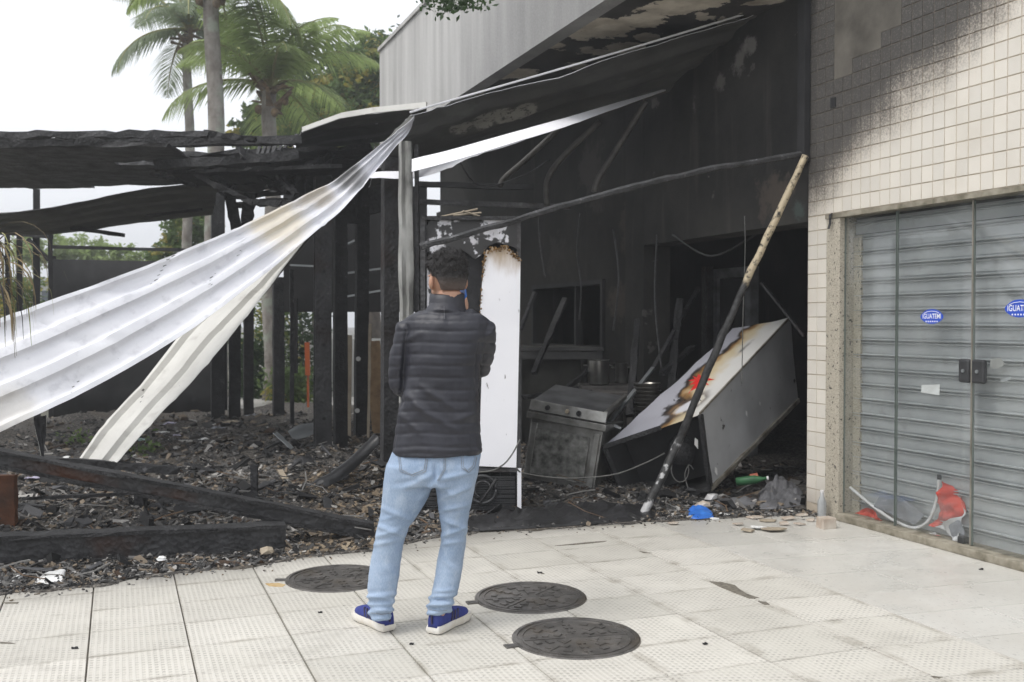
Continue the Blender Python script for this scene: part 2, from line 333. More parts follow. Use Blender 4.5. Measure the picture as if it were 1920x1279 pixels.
M_wplastic = simple('white_plastic', (.75, .75, .76), .4, c2=(.62, .6, .58), scale=14)
M_foam = simple('scorched_foam', (.36, .22, .09), .95, c2=(.07, .04, .02), scale=30, bump=.8)
M_red = simple('red_cloth', (.62, .065, .035), .7, c2=(.5, .045, .03), scale=6)
M_wcloth = simple('white_cloth', (.78, .77, .78), .8, c2=(.6, .6, .62), scale=6)
M_gcloth = simple('grey_cloth', (.3, .31, .34), .8, scale=6)
M_wood = simple('raw_wood', (.36, .24, .13), .8, c2=(.22, .14, .075), scale=12, bump=.3)
M_tan = simple('tan_board', (.42, .36, .27), .85, c2=(.3, .25, .19), scale=10)
M_ceram = simple('ceramic_shard', (.62, .57, .5), .45, c2=(.36, .27, .2), scale=9)
M_paper = simple('white_paper', (.85, .85, .84), .85, c2=(.7, .7, .68), scale=15)
M_blue = simple('blue_plastic', (.05, .2, .62), .4, c2=(.03, .13, .5), scale=8)
M_green = simple('green_label', (.04, .16, .06), .4, c2=(.02, .07, .03), scale=10)
M_cable = simple('grey_cable', (.16, .16, .15), .6, c2=(.07, .07, .065), scale=15)
M_iron = None
k = MT('cast_iron', .38, .5, .5); n1 = k.noise(9, 6); c = k.ramp(n1, [(.3, (.09, .085, .079)), (.65, (.22, .208, .195))]); c = k.mix(k.math('MULTIPLY', k.sstep(k.noise(5, 6), .5, .7), .55), c, (.11, .085, .055)); M_iron = k.color(c).bump(k.noise(50, 4), .4, .004).m
M_rust = simple('rust_stain', (.42, .26, .09), .9, c2=(.5, .4, .24), scale=20)
# glass
k = MT('clear_glass', .02, 0, .5); k.b.inputs['Transmission Weight'].default_value = 1.0; k.b.inputs['IOR'].default_value = 1.45; k.b.inputs['Base Color'].default_value = (.93, .96, .95, 1)
tr = k.n.new('ShaderNodeBsdfTransparent'); tr.inputs[0].default_value = (.945, .955, .955, 1); gl = k.n.new('ShaderNodeBsdfGlossy'); gl.inputs['Roughness'].default_value = .03
df = k.n.new('ShaderNodeBsdfDiffuse'); df.inputs[0].default_value = (.55, .57, .56, 1)
fr = k.n.new('ShaderNodeLayerWeight'); fr.inputs[0].default_value = .5; m1 = k.n.new('ShaderNodeMixShader'); m2 = k.n.new('ShaderNodeMixShader')
dust = k.math('ADD', k.math('MULTIPLY', k.sstep(k.noise(2.5, 6, k.pos), .4, .8), .10), .02); k.l.new(dust, m1.inputs[0]); k.l.new(tr.outputs[0], m1.inputs[1]); k.l.new(df.outputs[0], m1.inputs[2])
k.l.new(k.math('ADD', k.math('MULTIPLY', k.math('POWER', fr.outputs['Facing'], 4.0), .5), .05), m2.inputs[0]); k.l.new(m1.outputs[0], m2.inputs[1]); k.l.new(gl.outputs[0], m2.inputs[2])
k.l.new(m2.outputs[0], k.n['Material Output'].inputs['Surface']); M_glass = k.m
M_gedge = simple('glass_edge', (.16, .19, .17), .3, c2=(.1, .12, .11), scale=3)
M_plasticfilm = simple('grey_film', (.2, .2, .21), .3, c2=(.1, .1, .105), scale=6, bump=.5, bs=14, bd=.03)
# vegetation
def leaf_mat(name, a, b, yel=None):
    k = MT(name, .5, 0, .4); v = k.vor(4.0, out=1); n1 = k.noise(1.3, 4); c = k.mix(n1, a, b); c = k.mix(k.math('MULTIPLY', k.sep(v)[0], .6), c, tuple(x * .5 for x in a))
    if yel: c = k.mix(k.sstep(k.sep(v)[1], .75, .9), c, yel)
    k.color(c); tl = k.n.new('ShaderNodeBsdfTranslucent'); k._in(tl.inputs[0], c); ms = k.n.new('ShaderNodeMixShader'); ms.inputs[0].default_value = .5
    k.l.new(k.b.outputs[0], ms.inputs[1]); k.l.new(tl.outputs[0], ms.inputs[2]); k.l.new(ms.outputs[0], k.n['Material Output'].inputs['Surface']); return k.m
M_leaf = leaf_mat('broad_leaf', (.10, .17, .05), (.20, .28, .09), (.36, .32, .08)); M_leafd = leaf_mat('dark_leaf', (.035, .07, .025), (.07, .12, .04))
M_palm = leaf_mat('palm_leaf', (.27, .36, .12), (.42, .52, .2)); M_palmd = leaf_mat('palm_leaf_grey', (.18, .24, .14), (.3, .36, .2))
M_dry = simple('dry_leaf', (.32, .25, .14), .9, c2=(.12, .09, .05), scale=5)
k = MT('palm_bark', .9); p = k.obj; c = k.ramp(k.noise(6, 6, k.scale(p, (1, 1, .6))), [(.3, (.12, .1, .085)), (.7, (.34, .32, .29))]); c = k.mix(k.sstep(k.noise(2, 4), .52, .62), c, (.3, .32, .27)); M_bark = k.color(c).bump(k.noise(14, 4, k.scale(p, (.4, .4, 3))), .6, .03).m
M_husk = simple('palm_husk', (.24, .17, .1), .9, c2=(.1, .08, .06), scale=9, bump=.6)
M_pstem = simple('palm_stalk', (.3, .33, .12), .6, c2=(.24, .2, .09), scale=6)
M_trunk = simple('tree_bark', (.12, .1, .08), .9, c2=(.05, .042, .035), scale=10, bump=.6)
M_render = simple('white_render', (.62, .62, .6), .85, c2=(.55, .55, .53), scale=2)
M_tower = simple('grey_facade', (.42, .45, .48), .8, c2=(.38, .4, .43), scale=.3)
M_pane = simple('dark_pane', (.1, .12, .14), .15, c2=(.06, .07, .08), scale=2)
M_orange = simple('orange_plastic', (.5, .12, .03), .5, c2=(.4, .09, .03), scale=5)
# ================================================================= the ground and the pavement
g = MB(); S_ = 250
g.add([(-S_, -S_, -.06), (S_, -S_, -.06), (S_, S_, -.06), (-S_, S_, -.06)], [(0, 1, 2, 3)])
struct(g.build('ground', M_earth, org=(0, 0, -.06)))
L = .366
cols = [G(u, 1279) .dot(B) for u in (-285, -55, 160, 371, 593, 815, 1041, 1271, 1519, 1776)]
a0 = G(341, 1130).dot(A)
pav = MB(); 
_q = lambda b, a, z: B * b + A * a + Vector((0, 0, z))
b_lo, b_hi, a_lo, a_hi = cols[0] - 3.5, W(0, -.02, 0).dot(B), -1.5, C0.dot(A) + .6
pav.hexa([_q(b_lo, a_lo, -.055), _q(b_hi, a_lo, -.055), _q(b_hi, a_hi, -.055), _q(b_lo, a_hi, -.055), _q(b_lo, a_lo, -.012), _q(b_hi, a_lo, -.012), _q(b_hi, a_hi, -.012), _q(b_lo, a_hi, -.012)])
pavement = struct(pav.build('pavement', M_bed, org=(0, 0, 0)))
SHR = math.tan(R(6.5))
def tile_mesh(name, w, l, mat, shear=0.0, chip=None):
    m = MB(); hw, hl = w / 2, l / 2; c = .0012
    def pt(x, y, z): return (x, y - x * shear, z)
    bot = [(-hw, -hl), (hw, -hl), (hw, hl), (-hw, hl)]; top = [(-hw + c, -hl + c), (hw - c, -hl + c), (hw - c, hl - c), (-hw + c, hl - c)]
    m.add([pt(x, y, -.04) for x, y in bot] + [pt(x, y, -.003) for x, y in bot] + [pt(x, y, 0) for x, y in top],
          [(0, 1, 5, 4), (1, 2, 6, 5), (2, 3, 7, 6), (3, 0, 4, 7), (4, 5, 9, 8), (5, 6, 10, 9), (6, 7, 11, 10), (7, 4, 8, 11), (8, 9, 10, 11)])
    me = bpy.data.meshes.new(name); me.from_pydata(m.v, [], m.f); me.materials.append(mat); me.update(); return me
def visible(p, mg=60):
    d = p - CAM; dep = d.dot(_fw)
    if dep < .3: return False
    u = CU + F * d.x / dep; v = CV - F * d.dot(_up) / dep
    return -mg < u < 1920 + mg and v < 1279 + mg
fr_px = [(-900, 1180), (-300, 1150), (-60, 1122), (0, 1112), (170, 1098), (300, 1075), (480, 1060), (560, 1043), (700, 1030), (800, 1008), (900, 995), (1000, 992), (1200, 978), (1400, 968), (1560, 965)]
FRONT = [G(u, v) for u, v in fr_px]; FB = np.array([p.dot(B) for p in FRONT]); FA = np.array([p.dot(A) for p in FRONT])
def front_a(b): return float(np.interp(b, FB, FA))
ntile = 0
def put_tile(me, b, a):
    global ntile
    o = bpy.data.objects.new('paving_tile', me); COL.objects.link(o); o.parent = pavement
    p = B * b + A * a; o.location = (p.x, p.y, random.uniform(-.0012, .0012))
    o.rotation_euler = (random.uniform(-.002, .002), random.uniform(-.002, .002), TH + random.uniform(-.003, .003)); ntile += 1
for i in range(len(cols) - 1):
    w = cols[i + 1] - cols[i]; me = tile_mesh('paving_tile', w - .0065, L - .004, M_pave); bc = (cols[i] + cols[i + 1]) / 2; ph = random.uniform(-.012, .012)
    for j in range(-16, 16):
        a = a0 + (j + .5) * L + ph; p = B * bc + A * a
        if a - L * .6 > front_a(bc) + .25 or not visible(p, 260): continue
        put_tile(me, bc, a)
# right hand section, smooth tiles laid slightly askew
cols2 = [cols[-1]] + [cols[-1] + .478 * i for i in (1, 2)]; cols2.append(W(0, -.02, 0).dot(B))
aR = G(1560, 1163.5).dot(A)
for i in range(len(cols2) - 1):
    w = cols2[i + 1] - cols2[i]; l2 = .395; me = tile_mesh('paving_tile', w - .006, l2 - .0045, M_pave if i == 0 else M_pave2, SHR); bc = (cols2[i] + cols2[i + 1]) / 2
    for j in range(-8, 9):
        a = aR + (j + .5) * l2 - (bc - G(1560, 1163.5).dot(B)) * SHR; p = B * bc + A * a
        if a - .25 > front_a(bc) + .25 or not visible(p, 260): continue
        put_tile(me, bc, a)
# chipped corners filled with mortar along the joint
for pts in ([(1330, 1090), (1352, 1091), (1378, 1097), (1386, 1104), (1400, 1113), (1424, 1121), (1405, 1122), (1375, 1110), (1350, 1100)], [(1421, 1127), (1436, 1128), (1443, 1133), (1434, 1134)], [(1745, 1267), (1757, 1268), (1768, 1270), (1752, 1272)], [(1040, 1023), (1105, 1016), (1138, 1014), (1130, 1016), (1080, 1021)], [(1198, 1033), (1215, 1036), (1222, 1036), (1208, 1037)], [(1012, 1073), (1018, 1074), (1021, 1075.5), (1015, 1076)], [(3, 1129), (35, 1129), (33, 1131), (10, 1131)], [(0, 1203), (22, 1205), (30, 1207), (0, 1206.5)]):
    m = MB(); q = [G(u, v, .0018) for u, v in pts]; m.add(q + [x - Vector((0, 0, .004)) for x in q], [tuple(range(len(q)))] + [(i, (i + 1) % len(q), (i + 1) % len(q) + len(q), i + len(q)) for i in range(len(q))])
    m.build('broken_edge', M_chip, pavement)
# ================================================================= the building (wall coordinates t, off, z)
ZT = 2.213; ZS = 3.90
bld = thing('commercial_building', 'burnt two-storey shop building with white tiled wall and overhanging concrete upper floor', 'building', W(0, 0, 0))
m = MB(); m.wbox(-4.2, 0, -.30, -.012, ZT, 6.6); m.wbox(-.218, 0, -.30, -.012, 0, ZT); m.build('wall', M_grout, bld)
m = MB(); m.wbox(-4.2, -.21, -.16, .004, ZT - .035, ZT - .002); m.build('lintel_edge', M_sill, bld)
m = MB(); m.wbox(-4.2, -.363, -.30, -.15, ZT - .16, ZT - .03); m.build('lintel', M_burnt_in, bld)
m = MB(); m.wbox(-.363, -.2185, -.30, -.003, 0, ZT - .036); m.build('granite_jamb', M_granite, bld, bevel=.003)
m = MB(); m.wbox(-4.2, -.3635, -.30, .03, 0, .05); m.build('sill', M_sill, bld, bevel=.006)
# missing tiles: bare cement showing
def missing(t, z): return t < -.3 and ((t > -.93 and z > 3.36) or (t > -.75 and z > 3.27) or (t > -.5 and z > 3.13))
def tmesh(w, h):
    m = MB(); hw, hh, c = w / 2, h / 2, .002
    b = [(-hw, -hh), (hw, -hh), (hw, hh), (-hw, hh)]; tp = [(-hw + c, -hh + c), (hw - c, -hh + c), (hw - c, hh - c), (-hw + c, hh - c)]
    m.add([(x, .0, y) for x, y in b] + [(x, -.0045, y) for x, y in tp], [(0, 1, 5, 4), (1, 2, 6, 5), (2, 3, 7, 6), (3, 0, 4, 7), (4, 5, 6, 7)])
    me = bpy.data.meshes.new('wall_tile'); me.from_pydata(m.v, [], m.f); me.materials.append(M_wtile); me.update(); return me
TP = .107; TW_ = .0945; tw = tmesh(TW_ - .005, TP - .0055)
ang = math.atan2(A.y, A.x) + math.pi   # local x runs along -A, local -y faces the street
nt = 0; rest = MB(); cem = MB(); org = ORG[bld.name]
def put_wtile(t, z, me=tw):
    global nt
    o = bpy.data.objects.new('wall_tile', me); COL.objects.link(o); o.parent = bld
    p = W(t, -.0122 + random.uniform(-.0005, .0009), z) - org; o.location = p; o.rotation_euler = (0, 0, ang); nt += 1
pt_ = tmesh(.1035, TP - .0055)
for j in range(20):
    for i in range(2): put_wtile(-.055 - i * .1085, ZT - .055 - (j) * TP, pt_)
cand = []
for j in range(31):
    for i in range(43):
        t = -.049 - i * TW_; z = ZT + .055 + j * TP
        if missing(t, z):
            cem.wbox(t - TW_ / 2, t + TW_ / 2, -.02, -.0085, z - TP / 2, z + TP / 2); continue
        d = W(t, 0, z) - CAM; dep = d.dot(_fw); u = CU + F * d.x / dep; v = CV - F * d.dot(_up) / dep
        cand.append((0 if (u < 1960 and v > -30) else 1, t, z))
cand.sort(key=lambda c: c[0])
for i, (vis, t, z) in enumerate(cand):
    if nt < 300 and vis == 0: put_wtile(t, z)
    else:
        h = TP / 2 - .0028; hw = TW_ / 2 - .0025; rest.wbox(t - hw, t + hw, -.013, -.0078, z - h, z + h)
struct(rest.build('wall_tile_field', M_wtile, bld), 'stuff'); cem.build('bare_cement_patch', M_cement, bld)
# burnt part of the wall beyond the pier
TO = wallhit(1206, 700)[0]
m = MB(); m.wbox(.0, TO, -.30, -.004, 2.18, 6.0); m.build('burnt_wall', M_burnt, bld)
m = MB(); m.wbox(TO, TO + .38, -.3, -.002, 0, 6.0); m.build('burnt_pier', M_burnt, bld)
tw0, tw1 = wallhit(1128, 600)[0], wallhit(1002, 600)[0]; zw0, zw1 = 1.16, 1.83
m = MB(); m.wbox(TO + .38, tw0, -.25, -.02, 0, 6); m.wbox(tw1, 9.2, -.25, -.02, 0, 6); m.wbox(tw0, tw1, -.25, -.02, 0, zw0); m.wbox(tw0, tw1, -.25, -.02, zw1, 6); m.build('burnt_rear_wall', M_burnt_in, bld)
wf = MB(); e = .05
wf.wbox(tw0 - e, tw0, -.1, .02, zw0 - e, zw1 + e); wf.wbox(tw1, tw1 + e, -.1, .02, zw0 - e, zw1 + e); wf.wbox(tw0, tw1, -.1, .02, zw1, zw1 + e); wf.wbox(tw0, tw1, -.1, .06, zw0 - e, zw0); tm = tw0 + (tw1 - tw0) * .36; wf.wbox(tm - .02, tm + .02, -.08, 0, zw0, zw1)
wf.build('hatch_frame', M_black, bld)
# projecting conduit at the corner
m = MB(); m.wbox(-.03, .055, -.002, .055, 2.62, 3.9); m.build('charred_conduit', M_black, bld, bevel=.006)
m = MB(); m.tube([W(-.28, .0, 2.21), W(-.29, .025, 2.2), W(-.285, .02, 2.14), W(-.28, .03, 2.10)], .009, 6); m.build('wire_stub', M_steel, bld)
h_ = MB(); h_.wbox(-.31, -.25, -.006, -.0028, 2.98, 3.05); h_.build('hole', M_black, bld)
# overhang
OV = 1.32; TE = 7.8
m = MB(); m.wbox(-.1, TE, OV - .15, OV, ZS, 5.27); m.wbox(TE - .15, TE, -2.0, OV - .15, ZS, 5.27); m.build('fascia', M_fascia, bld)
m = MB(); m.wbox(-.1, TE, OV - .1, OV + .03, 5.271, 5.32); m.build('coping', M_fascia, bld)
m = MB(); m.wbox(-.1, TE - .15, .0, OV - .15, ZS + .002, ZS + .16); m.build('soffit', M_soffit, bld)
# rooms behind
m = MB(); m.wbox(.0, 9.2, -4.4, -4.2, 0, 3.2); m.wbox(-.2, .0, -4.4, -.302, 0, 3.2); m.wbox(9.2, 9.4, -4.4, -.02, 0, 3.2); m.wbox(0, 9.2, -4.2, -.302, 2.75, 2.9); m.build('interior_wall', M_burnt_in, bld)
m = MB(); m.wbox(-4.2, -4.0, -4.4, -.302, 0, 6.6); m.wbox(-4, -.2, -1.4, -1.2, 0, 3.2); m.wbox(-4.2, 9.4, -4.4, -.302, 3.3, 3.5); m.wbox(-4.2, 9.4, -4.6, -4.402, 0, 6.6); m.build('shell_wall', M_burnt_in, bld)
m = MB(); m.wbox(0, 9.2, -4.2, -.0, -.01, .015); m.build('burnt_floor', M_ash, bld)
# door frame inside the room
def inner(u, v, off): return wallhit(u, v, off)
t1, z1, _ = inner(1340, 505, -1.2); t2, _, _ = inner(1402, 505, -1.2)
df_ = thing('door_frame', 'pale sooty door frame standing inside the burnt room behind the toppled cooler', 'door frame', W((t1 + t2) / 2, -1.2, 0))
m = MB(); m.wbox(t1 - .05, t1 + .05, -1.3, -1.2, .02, z1); m.wbox(t2 - .05, t2 + .05, -1.3, -1.2, .02, z1); m.wbox(min(t1, t2) - .05, max(t1, t2) + .05, -1.298, -1.198, z1 - .1, z1 + .001); m.build('frame', simple('sooty_white', (.24, .25, .26), .6, c2=(.1, .1, .1), scale=6), df_)
m = MB(); m.wbox(min(t1, t2) + .06, max(t1, t2) - .06, -1.27, -1.23, .03, z1 - .11); m.build('door_leaf', M_black, df_)
t3, z3, _ = inner(1322, 500, -1.1)
m = MB(); m.wbox(t3 - .04, t3 + .07, -1.18, -1.1, .02, z3); tag(m.build('steel_upright', M_steel), 'dark grey steel upright beside the pale door frame inside the burnt room', 'post')
# ================================================================= roller shutter
sh = thing('roller_shutter', 'closed grey steel roller shutter behind the glass doors', 'shutter', W(-2.2, -.15, .05))
pitch = .1055; zt0 = .052
prof = [(0, 0), (.002, .060), (.016, .066), (.017, .070), (.001, .073), (-.004, .080), (.018, .084), (.020, .088), (-.006, .092), (-.006, .1052)]
me_src = None; Lsh = 3.82
mm = MB(); rings = []
for t in (-.366, -.366 - Lsh):
    rings.append([W(t, -.145 + o, z) for o, z in prof] + [W(t, -.152 + o, z) for o, z in reversed(prof)])
mm.loft(rings); o = mm.build('slat', M_shut, sh); base_l = o.location.copy(); o.location = base_l + Vector((0, 0, zt0))
o.location.z = zt0 - 0.0
# mesh was built at z 0 relative to world; shift each copy up by its row
for r_ in range(1, 20):
    c = o.copy(); COL.objects.link(c); c.parent = sh; c.location = (random.uniform(-.002, .002), random.uniform(-.002, .002), zt0 + r_ * pitch)
m = MB(); m.wbox(-.44, -.3635, -.2, -.128, .051, ZT - .165); m.build('guide_rail', M_granite, sh)
# ================================================================= glass doors
def glass_panel(name, label, t0, t1, z0, z1, off, lockside=None):
    th_ = thing(name, label, 'glass door', W((t0 + t1) / 2, off, .05), 'frameless glass panels in front of the shutter')
    m = MB(); m.wbox(t0, t1, off - .005, off + .005, z0, z1); pn = m.build('pane', M_glass, th_)
    m = MB(); m.wbox(t1 - .004, t1 + .0005, off - .0056, off + .0056, z0, z1); m.wbox(t0 - .0005, t0 + .004, off - .0056, off + .0056, z0, z1); m.build('pane_edge', M_gedge, th_)
    return th_
to = -.05
g1 = glass_panel('glass_door', 'narrow fixed glass panel beside the granite jamb', wallhit(1679, 800, to)[0], -.366, .052, ZT - .04, to)
tA = wallhit(1681, 800, to)[0]; tB = wallhit(1821.5, 800, to)[0]
g2 = glass_panel('glass_door', 'glass door leaf with the complete blue oval sticker and half the dark lock', tB, tA, .056, ZT - .04, to)
tC = wallhit(1824.5, 800, to)[0]
g3 = glass_panel('glass_door', 'glass door leaf at the right edge with the cut-off blue oval sticker', tC - .95, tC, .056, ZT - .04, to)
m = MB(); m.wbox(tC + .001, tB - .001, to - .01, to + .012, .056, ZT - .04); m.build('meeting_strip', simple('brushed_strip', (.3, .28, .24), .5, .3), g2)
for gg, t0, t1 in ((g2, tB + .002, tB + .088), (g3, tC - .098, tC - .002)):
    _, zc, _ = wallhit(1823, 696, to); m = MB(); m.wbox(min(t0, t1), max(t0, t1), to - .012, to + .024, zc - .073, zc + .073); lk = m.build('lock', M_dgrey, gg, bevel=.014)
    m = MB(); q = W((t0 + t1) / 2, to + .024, zc); m.tube([q, q + N * .007], .011, 14); m.build('keyhole', M_galv, lk)
# blue oval stickers with white lettering
def text_mesh(s, size):
    cu = bpy.data.curves.new('lettering', 'FONT'); cu.body = s; cu.size = size; cu.align_x = 'CENTER'; cu.align_y = 'CENTER'; cu.offset = size * .012; cu.resolution_u = 4
    ob = bpy.data.objects.new('lettering', cu); COL.objects.link(ob); dg = bpy.context.evaluated_depsgraph_get(); me = bpy.data.meshes.new_from_object(ob.evaluated_get(dg)); bpy.data.objects.remove(ob); return me
M_sblue = simple('sticker_blue', (.03, .09, .55), .4, c2=(.025, .08, .48), scale=3); M_swhite = simple('sticker_white', (.85, .86, .9), .5, c2=(.82, .83, .88), scale=3)
Mw = Matrix((( -A.x, 0, N.x), (-A.y, 0, N.y), (0, 1, 0)))   # text x along -A, text y up, text z out
def sticker(par, u, v, wd, hg):
    t, z, p = wallhit(u, v, to + .0062); m = MB(); n = 40; rim = []
    for j in range(n):
        a = 2 * math.pi * j / n; k_ = 1 + .05 * math.cos(4 * a); rim.append(p + Mw @ Vector((wd / 2 * math.cos(a) * k_, hg / 2 * math.sin(a) * (.93 if math.sin(a) < 0 else 1.0), 0)))
    m.add(rim + [q - N * .0008 for q in rim], [tuple(range(n)), tuple(range(2 * n - 1, n - 1, -1))] + [(i, (i + 1) % n, (i + 1) % n + n, i + n) for i in range(n)]); st = m.build('sticker', M_sblue, par)
    def put(s, size, dy, squeeze):
        me = text_mesh(s, size); me.materials.clear(); me.materials.append(M_swhite); ob = bpy.data.objects.new('lettering', me); COL.objects.link(ob); ob.parent = st
        for vv in me.vertices:
            q = Mw @ Vector((vv.co.x * squeeze, vv.co.y + dy, .0009)); vv.co = p - ORG[par.name] + q
    put('IGUATEMI', hg * .46, hg * .02, .78)
    m = MB()
    for j in range(6): m.box(p + Mw @ Vector(((j - 2.5) * wd * .1, -hg * .31, .001)), (.0095, .0095, .0004), Mw)
    m.build('lettering', M_swhite, st)
    m = MB(); m.tube([p + Mw @ Vector((wd * x, hg * y, .001)) for x, y in ((-.36, .22), (-.2, .33), (0, .37), (.2, .33), (.33, .24))], .0022, 4); m.build('swoosh', M_swhite, st)
sticker(g2, 1747, 594, .185, .098); sticker(g3, 1912, 579, .2, .108)
# paper and plastic stuck behind the glass
def wquad(name, pxs, off, mat, label, cat, thick=.002):
    q = [wallhit(u, v, off)[2] for u, v in pxs]; m = MB(); n = len(q); m.add(q + [x - N * thick for x in q], [tuple(range(n)), tuple(range(2 * n - 1, n - 1, -1))] + [(i, (i + 1) % n, (i + 1) % n + n, i + n) for i in range(n)])
    return tag(m.build(name, mat), label, cat)
wquad('paper_sheet', [(1728, 722), (1762, 721), (1761, 741), (1727, 736)], -.06, M_paper, 'small white paper sheet on the glass below the blue oval sticker', 'paper')
wquad('paper_sheet', [(1857, 673), (1876, 671), (1884, 683), (1870, 692), (1856, 690)], -.06, simple('grey_paper', (.42, .42, .4), .8), 'torn grey paper scrap on the glass right of the lock', 'paper')
wquad('paper_sheet', [(1875, 712), (1895, 706), (1897, 710), (1880, 717)], -.06, simple('pale_paper', (.5, .52, .53), .8), 'thin pale paper strip on the glass below the grey scrap', 'paper')
# ================================================================= burnt annex: sheets, posts, beams
M_paperm = simple('white_painted_metal', (.88, .88, .91), .4, c2=(.8, .8, .84), scale=4)
def sheet(name, label, ea, eb, nrib, amp, mats, parent=None, n=46, thick=.004, crump=.012, cat='metal sheet', seed=1, prof='trap', kper=8):
    a = crom([P(*q) if not isinstance(q, Vector) else q for q in ea], n); b = crom([P(*q) if not isinstance(q, Vector) else q for q in eb], n)
    K = max(6, nrib * kper); top = []; bot = []
    for i in range(n + 1):
        dl = (a[min(i + 1, n)] - a[max(i - 1, 0)]); wv = b[i] - a[i]; nm = dl.cross(wv)
        nm = nm.normalized() if nm.length > 1e-9 else Vector((0, 0, 1))
        if nm.dot(CAM - a[i]) < 0 and mats[0] is not None and seed >= 0: nm = -nm
        for j in range(K + 1):
            k = j / K; x = (k * nrib) % 1.0
            h = 0.0
            if prof == 'trap': h = min(1, max(0, (abs(x - .5) - .26) / .10)) if nrib else 0
            elif prof == 'sine': h = .5 + .5 * math.cos(2 * math.pi * x)
            p = a[i].lerp(b[i], k); nz = noise.fractal(p * 1.6 + Vector((seed * 3.1, 0, 0)), 1.0, 2.0, 3)
            cr = abs(noise.noise(p * 2.3 + Vector((seed * 5.7, 2, 1)))); q = p + nm * (h * amp + nz * crump - (max(0, .16 - cr) / .16) ** 2 * crump * .55); top.append(q); bot.append(q - nm * thick)
    W_ = K + 1; m = MB(); T = len(top); ft = []; fb = []; fe = []
    for i in range(n):
        for j in range(K):
            q = (i * W_ + j, i * W_ + j + 1, (i + 1) * W_ + j + 1, (i + 1) * W_ + j); ft.append(q); fb.append(tuple(T + x for x in reversed(q)))
    for i in range(n): fe += [(i * W_, (i + 1) * W_, T + (i + 1) * W_, T + i * W_), (i * W_ + K, T + i * W_ + K, T + (i + 1) * W_ + K, (i + 1) * W_ + K)]
    for j in range(K): fe += [(j, T + j, T + j + 1, j + 1), (n * W_ + j, n * W_ + j + 1, T + n * W_ + j + 1, T + n * W_ + j)]
    m.add(top + bot, ft, 0); m.f += fb; m.mi += [1] * len(fb); m.f += fe; m.mi += [2] * len(fe)
    o = m.build(name, [mats[0], mats[1], mats[2] if len(mats) > 2 else mats[0]], parent, smooth=True, auto=35)
    if parent is None: tag(o, label, cat)
    return o
def edge_tint(mat, pt, r, col, name):
    """a heat-yellowed patch with a shape of its own on the galvanised sheet"""
    k = MT(name, .42, .05, .5); n1 = k.noise(2.2, 6); n2 = k.noise(9, 6); c = k.ramp(n1, [(.3, (.68, .685, .73)), (.6, (.80, .805, .84))])
    c = k.mix(k.math('MULTIPLY', k.sstep(n2, .54, .72), .5), c, (.45, .45, .49))
    for q, rr, cc, am in zip(pt, r, col, (.65, .6, .5, .8)):
        d = k.n.new('ShaderNodeVectorMath'); d.operation = 'DISTANCE'; k.l.new(k.pos, d.inputs[0]); d.inputs[1].default_value = q
        dd = k.math('ADD', d.outputs['Value'], k.math('MULTIPLY', k.math('SUBTRACT', k.noise(3, 5), .5), rr)); c = k.mix(k.math('MULTIPLY', k.sstep(dd, rr, rr * .4), am), c, cc)
    c = k.mix(k.sstep(k.noise(24, 3), .77, .79), c, (.05, .045, .04)); k.color(c).bump(n1, .25, .04); k.rough(k.math('ADD', k.math('MULTIPLY', n2, .3), .25)); return k.m
M_sheet1 = edge_tint(None, [P(520, 420, 7.6), P(585, 372, 7.9), P(20, 790, 6.2), P(650, 330, 8.1)], [.35, .22, .25, .2], [(.66, .58, .42), (.4, .33, .22), (.66, .62, .54), (.16, .155, .15)], 'hanging_sheet_metal')
sheet('roof_sheet', 'long pale corrugated roof sheet torn loose and hanging down to the left',
      [(770, 212, 8.5), (712, 270, 8.35), (655, 322, 8.15), (560, 378, 7.8), (450, 428, 7.4), (300, 492, 7.0), (120, 558, 6.6), (0, 600, 6.35), (-250, 690, 5.9), (-430, 780, 5.6)],
      [(772, 222, 8.62), (745, 268, 8.45), (700, 330, 8.2), (640, 398, 7.85), (560, 465, 7.5), (460, 545, 7.2), (350, 625, 6.85), (200, 715, 6.5), (0, 812, 6.1), (-430, 990, 5.5)], 3, .034, (M_sheet1, M_under, M_sheet), n=110, crump=.03, kper=14)
sheet('roof_sheet', 'narrow cream metal sheet sagging from the hanging roof sheet down onto the debris',
      [(648, 340, 8.15), (575, 440, 7.95), (440, 545, 7.7), (354, 619, 7.5), (263, 731, 7.25), (195, 807, 7.08), (146, 874, 6.95)],
      [(664, 348, 8.1), (600, 427, 7.85), (488, 570, 7.4), (430, 645, 7.2), (356, 731, 7.0), (290, 800, 6.9), (218, 876, 6.82)], 2, .03, (M_cream, M_under, M_cream), n=50, crump=.015, seed=2)
sheet('roof_sheet', 'sooty dark roof sheet spanning from the burnt wall to the fold',
      [(1450, 5, 8.0), (1400, 26, 8.1), (1100, 117, 8.35), (860, 186, 8.5), (800, 205, 8.5), (768, 213, 8.5)],
      [(1470, 95, 9.0), (1420, 112, 9.1), (1240, 168, 9.4), (1000, 240, 9.6), (860, 285, 9.7), (690, 345, 9.5)], 3, .03, (M_under, M_under, M_sheet), n=50, crump=.03, seed=3)
m = MB(); m.tube(crom([P(1452, 3, 7.99), P(1400, 25, 8.08), P(1100, 115, 8.33), P(860, 184, 8.48), P(768, 211, 8.48)], 30), .009, 5)
tag(m.build('edge_trim', M_sheet), 'thin bright metal edge trim along the top of the sooty roof sheet', 'trim')
sheet('flashing_strip', 'long white metal flashing strip below the sooty roof sheet, pointed at its right end', [(1248, 166, 9.35), (1110, 206, 8.75), (1000, 237, 8.35), (860, 276, 8.25), (772, 298, 8.45)], [(1248, 170, 9.33), (1110, 219, 8.6), (1000, 256, 8.18), (860, 298, 8.08), (772, 322, 8.3)], 1, .004, (M_paperm, M_under, M_paperm), crump=.006, n=30, seed=4, prof='none')
